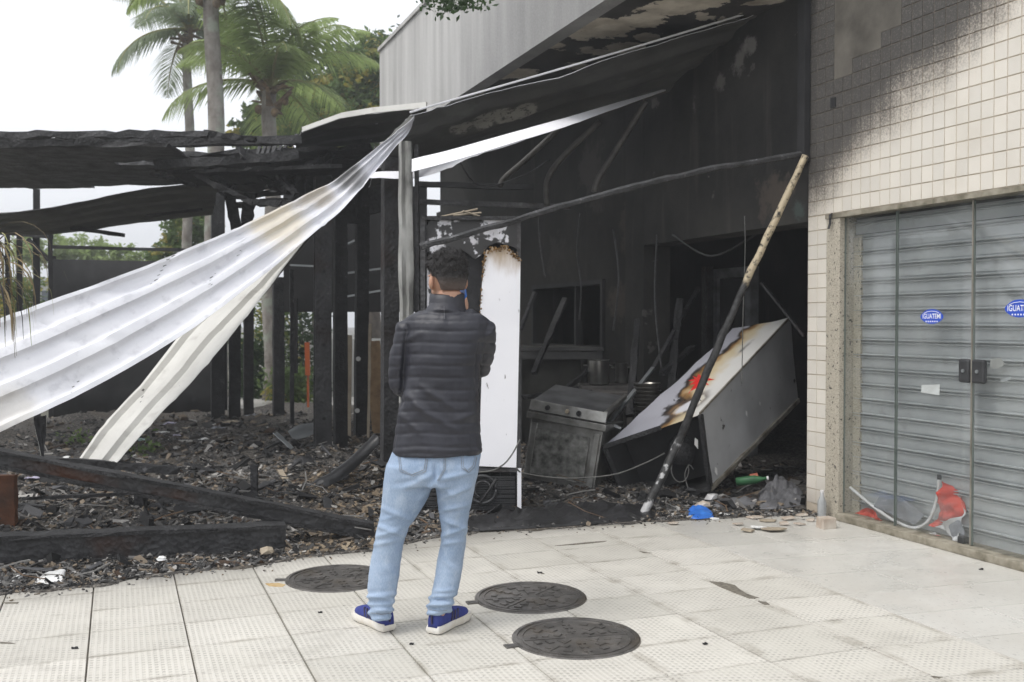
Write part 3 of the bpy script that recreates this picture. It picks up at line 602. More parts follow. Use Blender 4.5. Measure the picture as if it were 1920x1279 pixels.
sheet('flashing_strip', 'shorter crumpled white metal strip just under the long flashing strip', [(985, 257, 8.75), (900, 278, 8.8), (830, 302, 8.85), (770, 318, 8.95), (690, 324, 9.0)], [(985, 260, 8.73), (900, 290, 8.65), (830, 319, 8.65), (770, 333, 8.8), (680, 333, 8.9)], 1, .01, (M_paperm, M_under, M_paperm), crump=.02, n=30, seed=5, prof='none')
sheet('roof_sheet', 'gently arched roof sheet with a pale edge left of the fold', [(800, 198, 8.7), (700, 208, 9.0), (640, 218, 9.2), (568, 243, 9.5)], [(800, 240, 10.3), (700, 262, 10.6), (640, 270, 10.8), (545, 280, 11.0)], 3, .03, (M_under, M_sheet, M_cream), n=24, crump=.02, seed=6)
m = MB(); m.bar(P(800, 197, 8.68), P(700, 207, 8.97), .02, .05); m.bar(P(700, 207, 8.97), P(640, 217, 9.18), .02, .05); m.bar(P(640, 217, 9.18), P(568, 243, 9.48), .02, .045)
tag(m.build('edge_trim', M_cream), 'bent pale edge strip on the arched roof sheet', 'trim')
# left roof: charred timbers and boards
roof = thing('burnt_roof', 'collapsing charred roof of long black boards at the left', 'roof', P(200, 900, 9.5))
M_charglare = char_mat('glare_lightened_char', .075, .2, 6)  # char copy with sky glare over the left boards put into its colour
def cbar(par, p, q, w, h, name='board', mat=M_char, seg=14, jit=.008, up=(0, 0, 1)):
    m = MB(); m.bar(p, q, w, h, up, seg, jit); return m.build(name, mat, par)
cbar(roof, P(-260, 254, 8.2), P(390, 252, 8.55), .06, .055, 'ridge_board', M_charg, 26, .012); cbar(roof, P(380, 250, 8.6), P(480, 262, 8.7), .05, .04, 'ridge_board', M_char, 10, .012)
cbar(roof, P(-260, 272, 8.3), P(565, 263, 8.9), .08, .075, 'beam', M_charg, 24, .008)
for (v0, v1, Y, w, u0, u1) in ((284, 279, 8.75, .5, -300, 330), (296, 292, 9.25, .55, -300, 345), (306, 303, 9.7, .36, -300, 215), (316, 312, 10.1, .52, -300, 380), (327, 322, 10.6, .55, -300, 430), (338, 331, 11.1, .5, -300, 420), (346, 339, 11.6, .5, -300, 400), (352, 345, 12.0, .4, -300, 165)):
    cbar(roof, P(u0, v0, Y), P(u1, v1, Y + .1), w, .03, 'board', M_charglare, 20, .014)
cbar(roof, P(290, 312, 9.2), P(560, 292, 9.4), .10, .08, 'beam', M_charg); cbar(roof, P(330, 330, 9.6), P(640, 318, 9.9), .5, .04, 'board', M_char); cbar(roof, P(420, 300, 10.2), P(640, 285, 10.4), .3, .05, 'board', M_char)
cbar(roof, P(450, 275, 9.3), P(462, 300, 9.3), .3, .02, 'board', M_charg, 3, .01)
for (u0, v0, u1, v1, Y, w) in ((300, 300, 700, 282, 10.0, .5), (330, 322, 740, 300, 10.6, .6), (360, 338, 760, 318, 11.2, .6), (400, 352, 770, 338, 11.8, .6), (420, 366, 760, 352, 12.4, .5), (430, 384, 640, 372, 12.9, .4)): cbar(roof, P(u0, v0, Y), P(u1, v1, Y + .15), w, .035, 'board', M_char, 20, .02)
for (u0, v0, u1, v1, Y) in ((430, 350, 445, 440, 11.6), (560, 300, 566, 420, 11.0), (585, 310, 580, 440, 10.6), (652, 300, 660, 420, 11.2), (700, 300, 704, 400, 10.4), (470, 360, 462, 430, 11.0)): cbar(roof, P(u0, v0, Y), P(u1, v1, Y), .12, .04, 'hanging_board', M_char, 8, .016, (0, 1, 0))
for v in range(7): cbar(roof, P(478 + v * 11, 300 - v * 4.2, 9.6), P(490 + v * 11, 268 - v * 2.5, 9.9), .028, .02, 'batten', M_char, 4, .004)
sheet('roof_sheet', 'black sagging roof panel hanging under the charred boards at the left', [(-60, 400, 12.4), (100, 385, 12.2), (260, 352, 11.8), (410, 338, 11.5)], [(-60, 436, 13.2), (100, 436, 13.0), (240, 418, 12.8), (400, 398, 12.4)], 4, .03, (M_under, M_under, M_char), n=24, crump=.02, seed=7)
fall = thing('fallen_rafters', 'tangle of burnt grey rafters hanging below the roof beside the yellowed sheet', 'rafters', P(420, 800, 9.6))
for a_, b_, w in (((283, 326, 9.6), (372, 350, 9.6), .05), ((300, 322, 9.7), (392, 326, 9.7), .07), ((365, 326, 9.5), (478, 383, 9.4), .075), ((470, 380, 9.4), (548, 382, 9.3), .09), ((395, 324, 9.6), (436, 350, 9.6), .08), ((500, 352, 9.8), (600, 296, 10), .07), ((520, 330, 9.7), (556, 366, 9.6), .06), ((465, 318, 9.9), (540, 360, 9.8), .09), ((550, 340, 9.9), (625, 285, 10.1), .1)):
    cbar(fall, P(*a_), P(*b_), w, w * .6, 'rafter', M_charg if w < .08 else M_char, 10, .012)
# posts
def post(u, v0, v1, Y, w, label, mat=M_steel, kind='h', lean=0, depth=None, name='steel_post'):
    b = P(u, v1, Y); b.z = max(b.z, 0) if False else 0.0; top = P(u + lean, v0, Y); d = depth or w * .9
    th_ = thing(name, label, 'post', b, 'upright posts of the burnt annex'); up = (top - b)
    M3 = Matrix.Rotation(TH, 3, 'Z')
    x = M3 @ Vector((1, 0, 0)); y = M3 @ Vector((0, 1, 0))
    def pr(cx, cy, sx, sy, nm, mt):
        m = MB(); n_ = 10; rings = []
        for i in range(n_ + 1):
            c = b + up * (i / n_) + x * cx + y * cy; j = Vector((random.uniform(-1, 1), random.uniform(-1, 1), 0)) * (.004 if kind != 'w' else .009)
            rings.append([c + j + x * (a_ * sx / 2) + y * (b_ * sy / 2) for a_, b_ in ((-1, -1), (1, -1), (1, 1), (-1, 1))])
        m.loft(rings); return m.build(nm, mt, th_)
    if kind == 'h':
        pr(0, -d / 2, w, .012, 'flange', mat); pr(0, d / 2, w, .012, 'flange', mat); pr(0, 0, .014, d - .014, 'web', mat)
    elif kind == 'c':
        pr(0, -d / 2, w, .01, 'web', mat); pr(-w / 2 + .005, .006, .01, d, 'flange', mat); pr(w / 2 - .005, .006, .01, d, 'flange', mat)
    else: pr(0, 0, w, d, 'shaft', mat)
    for v in range(3 if kind != 't' else 0):
        z = .35 + .75 * v + (u % 7) * .03; q = b + up.normalized() * z - y * (d / 2 + .006)
        if z > up.length - .2: continue
        m = MB(); m.tube([q, q - y * .008], .018, 10); m.build('bolt_head', M_black, th_)
    return th_
post(605, 300, 865, 10.2, .165, 'broad black steel post, leftmost of the near group', depth=.12)
post(638, 345, 860, 10.5, .13, 'black steel post just right of the broad leftmost one of the near group', M_char, 'c')
post(676, 330, 832, 11.5, .14, 'charred post with two pale round holes', M_char, 'c', lean=4)
post(730, 296, 895, 9.15, .14, 'dark grey channel post immediately left of the white peeled post', M_steel, 'c', lean=2)
for v in (673, 770):  # pale discs stand for bright background showing through holes in the post
    q = P(672 - (v - 673) * .02, v, 11.38); m = MB(); m.tube([q, q + Vector((0, -.01, 0))], .027, 16); tag(m.build('hole_disc', M_paper), 'small pale disc painting the bright background seen through a hole of the charred post, ' + ('upper one' if v < 700 else 'lower one'), 'plate')
post(408, 345, 800, 13.4, .17, 'thick black post below the fallen rafters', M_char, 't')
post(440, 600, 800, 13.6, .15, 'short black post seen under the cream sheet', M_char, 't')
post(466, 560, 790, 14.0, .13, 'slim black post right of the short black one', M_char, 't')
post(522, 520, 792, 14.0, .15, 'weathered grey post in front of the green hedge', M_charg, 't')
post(547, 505, 640, 13.0, .05, 'very thin grey rod left of the near posts', M_charg, 't')
post(68, 355, 590, 14.5, .09, 'thin black post of the far left frame, second from the left edge', M_black, 't')
post(94, 425, 585, 14.2, .06, 'thin black post just left of the black awning', M_black, 't')
post(14, 425, 600, 14.8, .07, 'thin black post at the far left edge', M_black, 't')
post(36, 430, 520, 15.0, .08, 'short thick black post between the thin far left posts', M_black, 't')
# peeled white post
pp = thing('peeled_post', 'pale peeled metal post with warped surface standing behind the man', 'post', Vector((P(762, 700, 8.7).x, 8.7, 0)))
m = MB(); rings = []
for i in range(31):
    k = i / 30; c = Vector((P(765, 700, 8.7).x, 8.7, 0)).lerp(P(760, 266, 8.7), k); s_ = .012 * noise.noise(Vector((k * 9, 1, 0))); w = .062 + .016 * noise.noise(Vector((k * 7, 5, 2)))
    if k > .97: w *= .85
    rings.append([c + Vector((s_ + a_ * w, b_ * .045 + .012 * noise.noise(Vector((k * 11, a_, b_))), 0)) for a_, b_ in ((-1, -.7), (-.5, -1.15), (0, -.75), (.45, -1.1), (1, -.8), (1, 1), (-1, 1))])
kk = MT('peeled_metal', .5, .3, .4); n1 = kk.noise(5, 6, kk.scale(kk.obj, (1.5, 1.5, .5))); cc = kk.ramp(n1, [(.32, (.1, .1, .095)), (.5, (.36, .36, .34)), (.7, (.55, .55, .53))]); cc = kk.mix(kk.sstep(kk.noise(2.5, 5), .58, .68), cc, (.33, .3, .22)); M_peel = kk.color(cc).bump(n1, .3, .02).m
m.loft(rings).build('peeling_face', M_peel, pp, smooth=True, auto=50)
cbar(pp, Vector((P(785, 700, 8.76).x, 8.77, 0)), P(781, 272, 8.76), .035, .09, 'backing_channel', M_steel, 6, .003)
# dark partition and rods behind the posts
m = MB(); a_, b_ = P(532, 600, 13.8), P(800, 600, 13.8); m.hexa([Vector((a_.x, 13.8, P(0, 585, 13.8).z)), Vector((b_.x, 13.8, P(0, 585, 13.8).z)), Vector((b_.x, 13.9, P(0, 585, 13.8).z)), Vector((a_.x, 13.9, P(0, 585, 13.8).z)), Vector((a_.x, 13.8, 3.3)), Vector((b_.x, 13.8, 3.3)), Vector((b_.x, 13.9, 3.3)), Vector((a_.x, 13.9, 3.3))])
tag(m.build('charred_partition', M_black), 'black charred partition wall behind the near posts', 'partition')
m = MB(); m.bar(P(552, 700, 13.7), P(552, 560, 13.7), .08, .08); m.bar(P(798, 800, 13.7), P(798, 560, 13.7), .08, .08); m.build('partition_leg', M_black, bpy.data.objects['charred_partition'])
for i, (u0, v0, u1, v1, lb) in enumerate(((545, 497, 606, 500, 'left of the near posts'), (652, 512, 742, 500, 'crossing behind the grey channel post'), (650, 556, 742, 540, 'below the first one behind the grey channel post'), (652, 458, 672, 448, 'short stub near the roof'))):
    m = MB(); m.bar(P(u0, v0, 12.2), P(u1, v1, 12.0), .03, .022); tag(m.build('metal_rod', M_galv), 'thin pale metal rod ' + lb, 'rod', 'thin rods behind the posts')
def plank(name, label, cat, p, q, w, h, mat, seg=8, jit=.004, grp=None, up=(0, 0, 1)):
    m = MB(); m.bar(p, q, w, h, up, seg, jit); return tag(m.build(name, mat), label, cat, grp)
plank('board', 'upright pale wooden board standing between the charred posts', 'board', G(651, 840, 0), P(654, 628, 11.2), .075, .02, M_tan, up=(0, 1, 0))
plank('board', 'narrow splintered pale lath leaning right of the pale board', 'board', Vector((P(690, 800, 11).x, 11, 0)), P(694, 608, 11), .03, .02, M_tan, up=(0, 1, 0))
plank('board', 'broad dark brown board leaning behind the splintered lath', 'board', Vector((P(712, 800, 11.8).x, 11.8, 0)), P(700, 640, 12.0), .16, .03, M_wood, up=(0, 1, 0))
# bent pipes and struts under the roof
for pts, lb in (([(938, 350, 9.9), (945, 335, 9.9), (985, 300, 9.8), (1050, 240, 9.6)], 'left and straightest of the three under the roof'), ([(1026, 386, 9.6), (1026, 340, 9.6), (1052, 298, 9.5), (1125, 228, 9.4)], 'middle one of the three with a sharp kink'), ([(1114, 360, 9.3), (1122, 335, 9.3), (1150, 290, 9.25), (1212, 190, 9.1)], 'right one of the three under the roof')):
    m = MB(); m.tube(crom([P(*q) for q in pts], 14), .028, 8); tag(m.build('bent_pipe', simple('smoked_pipe', (.13, .125, .115), .55, .3, c2=(.06, .058, .055), scale=8), smooth=True), 'bent grey-brown pipe, ' + lb, 'pipe', 'bent pipes under the roof')
plank('charred_beam', 'thin charred cross bar under the sooty roof behind the white freezer', 'beam', P(770, 378, 10.6), P(1068, 388, 10.6), .05, .05, M_steel)
plank('charred_beam', 'second thin charred bar above the freezer, further back', 'beam', P(780, 345, 11.2), P(1000, 352, 11.2), .06, .06, M_black)
# long slanting charred beam and the leaning pole
m = MB(); pts = crom([P(788, 464, 6.95), P(1030, 394, 7.12), P(1270, 330, 7.3), P(1513, 287, 7.5)], 36)
for i in range(len(pts) - 1): pass
m.tube([q + Vector((0, 0, .012 * noise.noise(q * 6))) for q in pts], [.023 + .006 * noise.noise(q * 11) for q in pts], 6)
tag(m.build('charred_beam', M_charg), 'long thin charred beam slanting from the freezer top up to the wall corner', 'beam')
kk = MT('half_burnt_pole', .55, .1, .4); zz = kk.sep(kk.pos)[2]; nb = kk.noise(7, 6); nf = kk.noise(26, 5)
cc = kk.ramp(nf, [(.35, (.014, .014, .014)), (.65, (.05, .05, .05))]); cc = kk.mix(kk.math('MULTIPLY', kk.sstep(kk.math('ADD', zz, kk.math('MULTIPLY', nb, .5)), 1.95, 2.1), kk.sstep(nf, .3, .5)), cc, (.5, .42, .29)); lo = kk.math('MULTIPLY', kk.sstep(kk.math('ADD', zz, kk.math('MULTIPLY', nb, .3)), .72, .62), kk.sstep(nb, .47, .52)); cc = kk.mix(lo, cc, (.4, .4, .4))
M_pole = kk.color(cc).bump(nf, .6, .01).m
m = MB(); pts = crom([G(1205, 968), P(1262, 850, 7.6), P(1300, 760, 7.55), P(1385, 560, 7.5), P(1510, 292, 7.42)], 40)
m.tube([q + Vector((.008 * noise.noise(q * 7), 0, 0)) for q in pts], [.034 - .008 * i / 40 + .005 * noise.noise(q * 13) for i, q in enumerate(pts)], 9)
tag(m.build('leaning_pole', M_pole, smooth=True), 'long half-burnt pole leaning diagonally against the wall corner in front of the toppled cooler', 'pole')
# ground beams front left
def gbeam(name, label, p, q, w, h, mat, flange=None):
    th_ = thing(name, label, 'beam', Vector((p.x, p.y, 0)))
    m = MB(); m.bar(p, q, w, h, (0, 0, 1), 30, .006); m.build('web', mat, th_)
    if flange:
        for s_ in (-1, 1): m = MB(); o_ = Vector((0, -.01, s_ * (h / 2 + .008))); m.bar(p + o_, q + o_, w * 1.5, .022, (0, 0, 1), 24, .004); m.build('flange', flange, th_)
    return th_
gbeam('fallen_beam', 'long burnt brown-black beam lying diagonally over the debris at the lower left', P(-330, 795, 5.7), G(700, 1010) + Vector((0, 0, .05)), .07, .075, M_charb, M_char)
gbeam('fallen_beam', 'thick brown-stained steel beam lying flat at the edge of the pavement', Vector((-4.2, 5.455, .115)), Vector((-1.42, 6.22, .08)), .09, .14, M_charb, M_char)
plank('charred_plank', 'short charred plank lying across the diagonal beam under the cream sheet', 'plank', P(75, 862, 6.75), P(336, 882, 6.9), .07, .05, M_charg, 12, .006)
plank('charred_plank', 'thin grey strip lying among the ashes below the diagonal beam', 'plank', P(40, 935, 6.6), P(250, 925, 6.9), .03, .02, M_charg)
plank('post_stub', 'short grey burnt post stub standing in the debris', 'post', Vector((P(478, 950, 7.3).x, 7.3, 0)), P(476, 872, 7.3), .05, .04, M_charg)
plank('brown_board', 'upright scorched brown board at the left edge under the diagonal beam', 'board', Vector((P(8, 1000, 6.35).x, 6.35, 0)), P(6, 890, 6.35), .16, .04, simple('scorched_brown', (.16, .06, .025), .7, c2=(.03, .02, .015), scale=5, bump=.4), up=(0, 1, 0))
plank('post_stub', 'black burnt post stub behind the diagonal beam', 'post', Vector((P(262, 960, 6.9).x, 6.9, 0)), P(264, 900, 6.9), .07, .07, M_char)
m = MB(); rg = []
for i, q in enumerate(crom([G(572, 932) + Vector((0, 0, .06)), P(600, 915, 8.05), P(640, 893, 8.2), P(675, 862, 8.4), P(703, 832, 8.5)], 18)):
    w = (.07, .1, .11, .11, .1)[min(4, i // 4)]; ring = []
    for j in range(9):
        a_ = math.pi * (.05 + .9 * j / 8); ring.append(q + Vector((math.cos(a_) * w * .5, -math.cos(a_) * w * .7, math.sin(a_) * w * .8)))
    for j in range(8, -1, -1):
        a_ = math.pi * (.05 + .9 * j / 8); ring.append(q + Vector((math.cos(a_) * (w - .012) * .5, -math.cos(a_) * (w - .012) * .7, math.sin(a_) * (w - .012) * .8)))
    rg.append(ring)
m.loft(rg); tag(m.build('bent_gutter', M_tarp, smooth=True, auto=45), 'black melted gutter curving up from the debris behind the man', 'gutter')
sheet('bent_sheet', 'small bent grey metal piece lying on the debris near the posts', [(540, 812, 10.4), (560, 800, 10.5), (588, 796, 10.6)], [(555, 826, 10.3), (575, 822, 10.4), (590, 815, 10.5)], 1, .03, (M_galv, M_under, M_galv), n=10, prof='sine')
sheet('bent_sheet', 'narrow grey metal offcut lying left of the bent metal piece', [(510, 815, 10.3), (525, 828, 10.2), (540, 842, 10)], [(518, 812, 10.4), (535, 826, 10.3), (550, 842, 10.1)], 1, .02, (M_galv, M_under, M_galv), n=10, prof='sine')
sheet('torn_strip', 'tattered pale strip dangling from the lower edge of the hanging sheet', [(64, 784, 6.26), (66, 805, 6.25), (72, 840, 6.24), (76, 884, 6.24)], [(90, 778, 6.24), (86, 812, 6.28), (80, 845, 6.26), (78, 886, 6.25)], 2, .012, (M_charg, M_under, M_cream), n=16, crump=.03, cat='strip', seed=9, prof='sine')
# black plastic along the threshold
def drape(name, label, cat, outline_px, mat, hgt=.06, n=26, mm_=10, sd=0):
    """a crumpled cloth lying on the ground: two px edge lines on the ground lofted with folds"""
    a = crom([G(*q) for q in outline_px[0]], n); b = crom([G(*q) for q in outline_px[1]], n); vs_ = []
    for i in range(n + 1):
        for j in range(mm_ + 1):
            k = j / mm_; p = a[i].lerp(b[i], k); e_ = math.sin(math.pi * k) * math.sin(math.pi * min(1, max(0, i / n))) ** .5
            f_ = abs(noise.noise(Vector((p.x * 3 + sd, p.y * 14, sd)))) + .5 * abs(noise.noise(p * 16 + Vector((sd, 0, 0))))
            vs_.append(p + Vector((0, 0, .012 + hgt * e_ * (.25 + 1.3 * f_))))
    w_ = mm_ + 1; fs = [(i * w_ + j, i * w_ + j + 1, (i + 1) * w_ + j + 1, (i + 1) * w_ + j) for i in range(n) for j in range(mm_)]
    m = MB(); m.add(vs_, fs); o = m.build(name, mat, smooth=True); md = o.modifiers.new('thick', 'SOLIDIFY'); md.thickness = .003; return tag(o, label, cat)
drape('plastic_tarp', 'crumpled black plastic tarp spread along the edge of the pavement before the white freezer', 'tarp', [[(880, 1000), (960, 996), (1060, 990), (1150, 983), (1225, 976)], [(870, 972), (960, 962), (1060, 955), (1150, 952), (1235, 950)]], M_tarp, .09, 40, 14, 3)
drape('plastic_film', 'crumpled grey plastic film heaped against the tiled pillar base', 'plastic film', [[(1425, 958), (1455, 958), (1485, 954), (1505, 950)], [(1420, 925), (1450, 915), (1480, 915), (1506, 925)]], M_plasticfilm, .11, 34, 24, 8)
drape('plastic_film', 'flat silver plastic strip lying before the heaped grey film', 'plastic film', [[(1335, 953), (1370, 955), (1420, 950)], [(1345, 945), (1385, 940), (1425, 938)]], M_plasticfilm, .06, 16, 6, 11)
drape('blue_bag', 'small crumpled bright blue plastic bag on the threshold', 'bag', [[(1288, 974), (1310, 976), (1340, 973)], [(1291, 958), (1312, 956), (1335, 963)]], M_blue, .05, 22, 16, 21)
drape('white_foil', 'torn white foil scrap on the ashes at the lower left', 'foil', [[(62, 1096), (85, 1100), (118, 1099)], [(82, 1084), (105, 1074), (124, 1070)]], M_paper, .03, 12, 8, 31)
drape('white_foil', 'narrow white foil sliver left of the torn white scrap', 'foil', [[(22, 1096), (35, 1091), (48, 1085)], [(26, 1090), (38, 1086), (50, 1080)]], M_paper, .02, 8, 5, 33)
drape('charred_cloth', 'folded black rag in the ashes behind the diagonal beam', 'rag', [[(300, 930), (380, 925), (450, 940)], [(290, 880), (370, 872), (450, 890)]], M_black, .12, 18, 12, 41)
# ================================================================= appliances
# white upright freezer seen from behind, burnt open at the top left
FY = 7.28; fx0, fx1 = P(790, 700, FY).x, P(977, 700, FY).x; fz1 = P(880, 405, FY).z; fd = .68
fz = thing('upright_freezer', 'tall burnt-out freezer with a clean white panel and jagged scorched top edge beside the man', 'freezer', Vector(((fx0 + fx1) / 2, FY + fd / 2, 0)))
ROTF = Matrix.Rotation(R(4), 4, 'Z')
M_inner = simple('freezer_inner', (.035, .035, .038), .7, c2=(.012, .012, .013), scale=7, bump=.6)
def fbox(x0, x1, y0, y1, z0, z1, name, mat, par=fz, bevel=0.0):
    m = MB(); m.box(((x0 + x1) / 2, (y0 + y1) / 2, (z0 + z1) / 2), (x1 - x0, y1 - y0, z1 - z0)); return m.build(name, mat, par, bevel=bevel)
zc = P(880, 878, FY).z
fbox(fx0, fx0 + .04, FY + .02, FY + fd, zc, fz1 - .03, 'side_wall', M_charg); fbox(fx1 - .03, fx1 - .002, FY + .02, FY + fd, zc, fz1 - .03, 'side_wall', M_steel)
fbox(fx0 + .041, fx1 - .031, FY + .10, FY + .14, zc, fz1 - .03, 'inner_back', M_inner); fbox(fx0, fx1, FY, FY + fd, fz1 - .028, fz1, 'top_panel', M_char); fbox(fx0 + .002, fx1 - .004, FY + .01, FY + fd, zc - .03, zc - .002, 'floor_panel', M_steel)
# white skin with jagged burnt edge
edge = [(897, 874), (900, 800), (903, 700), (902, 640), (900, 590), (902, 555), (904, 528), (907, 512), (906, 500), (910, 488), (908, 478), (913, 468), (919, 472), (923, 462), (928, 470), (931, 463), (936, 473), (940, 460), (945, 468), (949, 459), (954, 473), (958, 468), (962, 480), (966, 474), (970, 487), (976, 484)]
right = [(975, 560), (972, 700), (970, 800), (968, 877)]
def skin(px, y, thick, name, mat, par):
    q = [P(u, v, y) for u, v in px]; n = len(q); bm = bmesh.new(); vs_ = [bm.verts.new(p) for p in q]; f = bm.faces.new(vs_); r_ = bmesh.ops.extrude_face_region(bm, geom=[f]); bmesh.ops.translate(bm, verts=[e for e in r_['geom'] if isinstance(e, bmesh.types.BMVert)], vec=(0, thick, 0)); bmesh.ops.triangulate(bm, faces=[f_ for f_ in bm.faces if len(f_.verts) > 4]); bmesh.ops.recalc_face_normals(bm, faces=bm.faces)
    m = MB(); bm.verts.ensure_lookup_table(); m.add([v.co for v in bm.verts], [tuple(v.index for v in f_.verts) for f_ in (bm.verts.index_update() or bm.faces)]); bm.free(); return m.build(name, mat, par)
kk = MT('white_skin', .35, 0, .5); n2 = kk.noise(30, 4, kk.scale(kk.obj, (1, 1, .3))); cc = kk.mix(kk.math('MULTIPLY', kk.sstep(n2, .66, .71), kk.sstep(kk.noise(3.5, 4), .5, .62)), kk.ramp(kk.noise(2, 4), [(.3, (.84, .84, .88)), (.7, (.89, .89, .92))]), (.12, .1, .09)); zz = kk.sep(kk.pos)[2]
cc = kk.mix(kk.math('MULTIPLY', kk.sstep(kk.math('ADD', zz, kk.math('MULTIPLY', kk.noise(14, 5, kk.scale(kk.obj, (1, 1, .25))), .3)), 1.90, 2.12), .85), cc, (.33, .22, .10)); M_skin = kk.color(cc).bump(kk.noise(8, 4), .12, .01).m
sk = skin(edge + right, FY + .005, .022, 'white_panel', M_skin, fz)
# foam crumbs along the burnt rim
m = MB()
for i in range(len(edge) - 1):
    if edge[i][1] > 600: continue
    for j in range(14):
        u = edge[i][0] + (edge[i + 1][0] - edge[i][0]) * random.random(); v = edge[i][1] + (edge[i + 1][1] - edge[i][1]) * random.random()
        c = P(u + random.uniform(-2, 2), v + random.uniform(-1, 5), FY + random.uniform(-.004, .02)); s_ = random.uniform(.002, .008)
        m.lathe(c, [(0.001, -s_), (s_ * .8, -s_ * .4), (s_, s_ * .3), (s_ * .4, s_), (.001, s_ * 1.1)], 6, Matrix.Rotation(random.random() * 3, 3, 'X'))
struct(m.build('scorched_foam_rim', M_foam, fz), 'stuff')
kk = MT('flaked_enamel', .55, 0, .4); n1 = kk.noise(5.5, 6, rough=.6); cc = kk.mix(kk.sstep(n1, .5, .54), (.035, .034, .034), kk.ramp(kk.noise(9, 5), [(.35, (.45, .44, .46)), (.6, (.68, .68, .72))])); M_flake = kk.color(cc).bump(n1, .4, .01).m
skin([(800, 470), (800, 425), (806, 412), (968, 412), (972, 440), (974, 470), (960, 462), (930, 455), (915, 462), (905, 476), (890, 486), (870, 470), (850, 478), (830, 474), (815, 480)], FY + .03, .012, 'upper_panel', M_flake, fz)
skin([(797, 500), (806, 506), (808, 560), (806, 620), (804, 760), (797, 760)], FY + .02, .02, 'left_panel_remnant', M_flake, fz)
fbox(fx0 - .004, fx0 + .03, FY - .004, FY + .03, zc, fz1 - .03, 'corner_post', M_steel)
fbox(fx1 - .028, fx1 + .002, FY - .003, FY + .004, 0.02, zc, 'white_side_strip', M_white)
# compressor bay with condenser grille and fan
fbox(fx0 + .005, fx1 - .03, FY + .22, FY + .26, .03, zc - .031, 'bay_back', M_black); fbox(fx0, fx1 - .001, FY + .01, FY + fd, .0, .03, 'base_plate', M_steel)
fbox(fx0, fx0 + .02, FY + .005, FY + fd, .031, zc - .031, 'bay_side', M_black)
gr = None; ns = 15; src = None
for i in range(ns):
    z = .05 + i * (zc - .1) / ns
    if src is None:
        m = MB(); m.box((0, 0, 0), (fx1 - fx0 - .07, .008, .010)); me_o = m.build('grille_bar', M_dgrey, fz, bevel=0); me_o.location = Vector(((fx0 + fx1) / 2 - .01, FY + .025, z)) - ORG[fz.name]; src = me_o
        for vv in me_o.data.vertices: vv.co += ORG[fz.name]
    else: link_copy(src, fz, Vector(((fx0 + fx1) / 2 - .01, FY + .025 + random.uniform(-.003, .003), z)) - ORG[fz.name], (0, random.uniform(-.012, .012), 0))
for i in range(9): fbox(fx0 + .05 + i * .075, fx0 + .054 + i * .075, FY + .03, FY + .036, .04, zc - .04, 'grille_wire', M_dgrey)
cx = P(905, 925, FY).x; m = MB(); m.tube([Vector((cx + .1 * math.cos(a), FY - .004, .2 + .1 * math.sin(a))) for a in [i * 2 * math.pi / 28 for i in range(29)]], .012, 6); m.build('fan_ring', M_dgrey, fz, smooth=True)
m = MB(); m.tube([Vector((cx + .06 * math.cos(a), FY - .006, .2 + .06 * math.sin(a))) for a in [i * 2 * math.pi / 28 for i in range(20)]], .008, 6); m.tube([Vector((cx - .02, FY - .01, .1)), Vector((cx + .05, FY - .01, .2)), Vector((cx + .1, FY - .01, .28))], .01, 6); m.build('hose', M_charg, fz, smooth=True)
# debris sticks on top
m = MB(); z = fz1 + .008
for (u0, v0, u1, v1) in ((820, 408, 895, 392), (850, 404, 902, 399), (868, 396, 900, 406)): m.tube([P(u0, v0, FY + .2), P(u1, v1, FY + .3)], .008, 5)
tag(m.build('burnt_sticks', M_tan), 'small pale burnt sticks lying on top of the tall freezer', 'sticks')
# ---------------------------------------------------------------- stainless griddle cabinet
gc = P(1040, 942, 8.15); gc.z = 0
gd = thing('steel_cooker', 'scorched stainless steel cooker cabinet with raised lid, right of the white freezer', 'cooker', gc)
GM = Matrix.Translation(gc) @ Matrix.Rotation(R(-20), 4, 'Z') @ Matrix.Rotation(R(8), 4, 'Y') @ Matrix.Rotation(R(-3), 4, 'X')
def gbox(c, s_, name, mat, par=gd, rot=None, bevel=.004):
    m = MB(); M_ = (rot.to_3x3() if rot else Matrix.Identity(3)); m.box((0, 0, 0), s_, M_); m.v = [tuple(GM @ (Vector(v) + Vector(c))) for v in m.v]; return m.build(name, mat, par, bevel=bevel)
gbox((0, .33, .34), (.62, .58, .50), 'cabinet', M_stain); gbox((-.02, .028, .33), (.47, .02, .38), 'door_panel', simple('spotted_steel', (.3, .3, .28), .45, .6, c2=(.05, .05, .045), scale=16)); gbox((0, .31, .62), (.68, .64, .055), 'rim', M_stain)
gbox((.27, .03, .33), (.05, .03, .46), 'corner_strip', M_stain); gbox((-.27, .03, .33), (.05, .03, .46), 'corner_strip', M_stain)
gbox((0, .02, .70), (.66, .03, .09), 'control_panel', M_stain, rot=Matrix.Rotation(R(-18), 4, 'X')); gbox((-.02, .38, .79), (.64, .62, .02), 'lid', simple('sooty_lid', (.2, .205, .21), .4, .5, c2=(.08, .08, .085), scale=5), rot=Matrix.Rotation(R(12), 4, 'X')); gbox((.31, .36, .80), (.03, .64, .04), 'lid_edge', M_stain, rot=Matrix.Rotation(R(12), 4, 'X'))
gbox((0, .32, .06), (.60, .56, .07), 'plinth', M_char)
for i, x in enumerate((-.17, 0.0, .1)):
    m = MB(); q = GM @ Vector((x, -.002, .705)); q2 = GM @ Vector((x, -.022, .70)); m.tube([q, q2], .02 if i != 1 else .016, 12); m.build('knob', M_black if i != 1 else M_tan, gd)
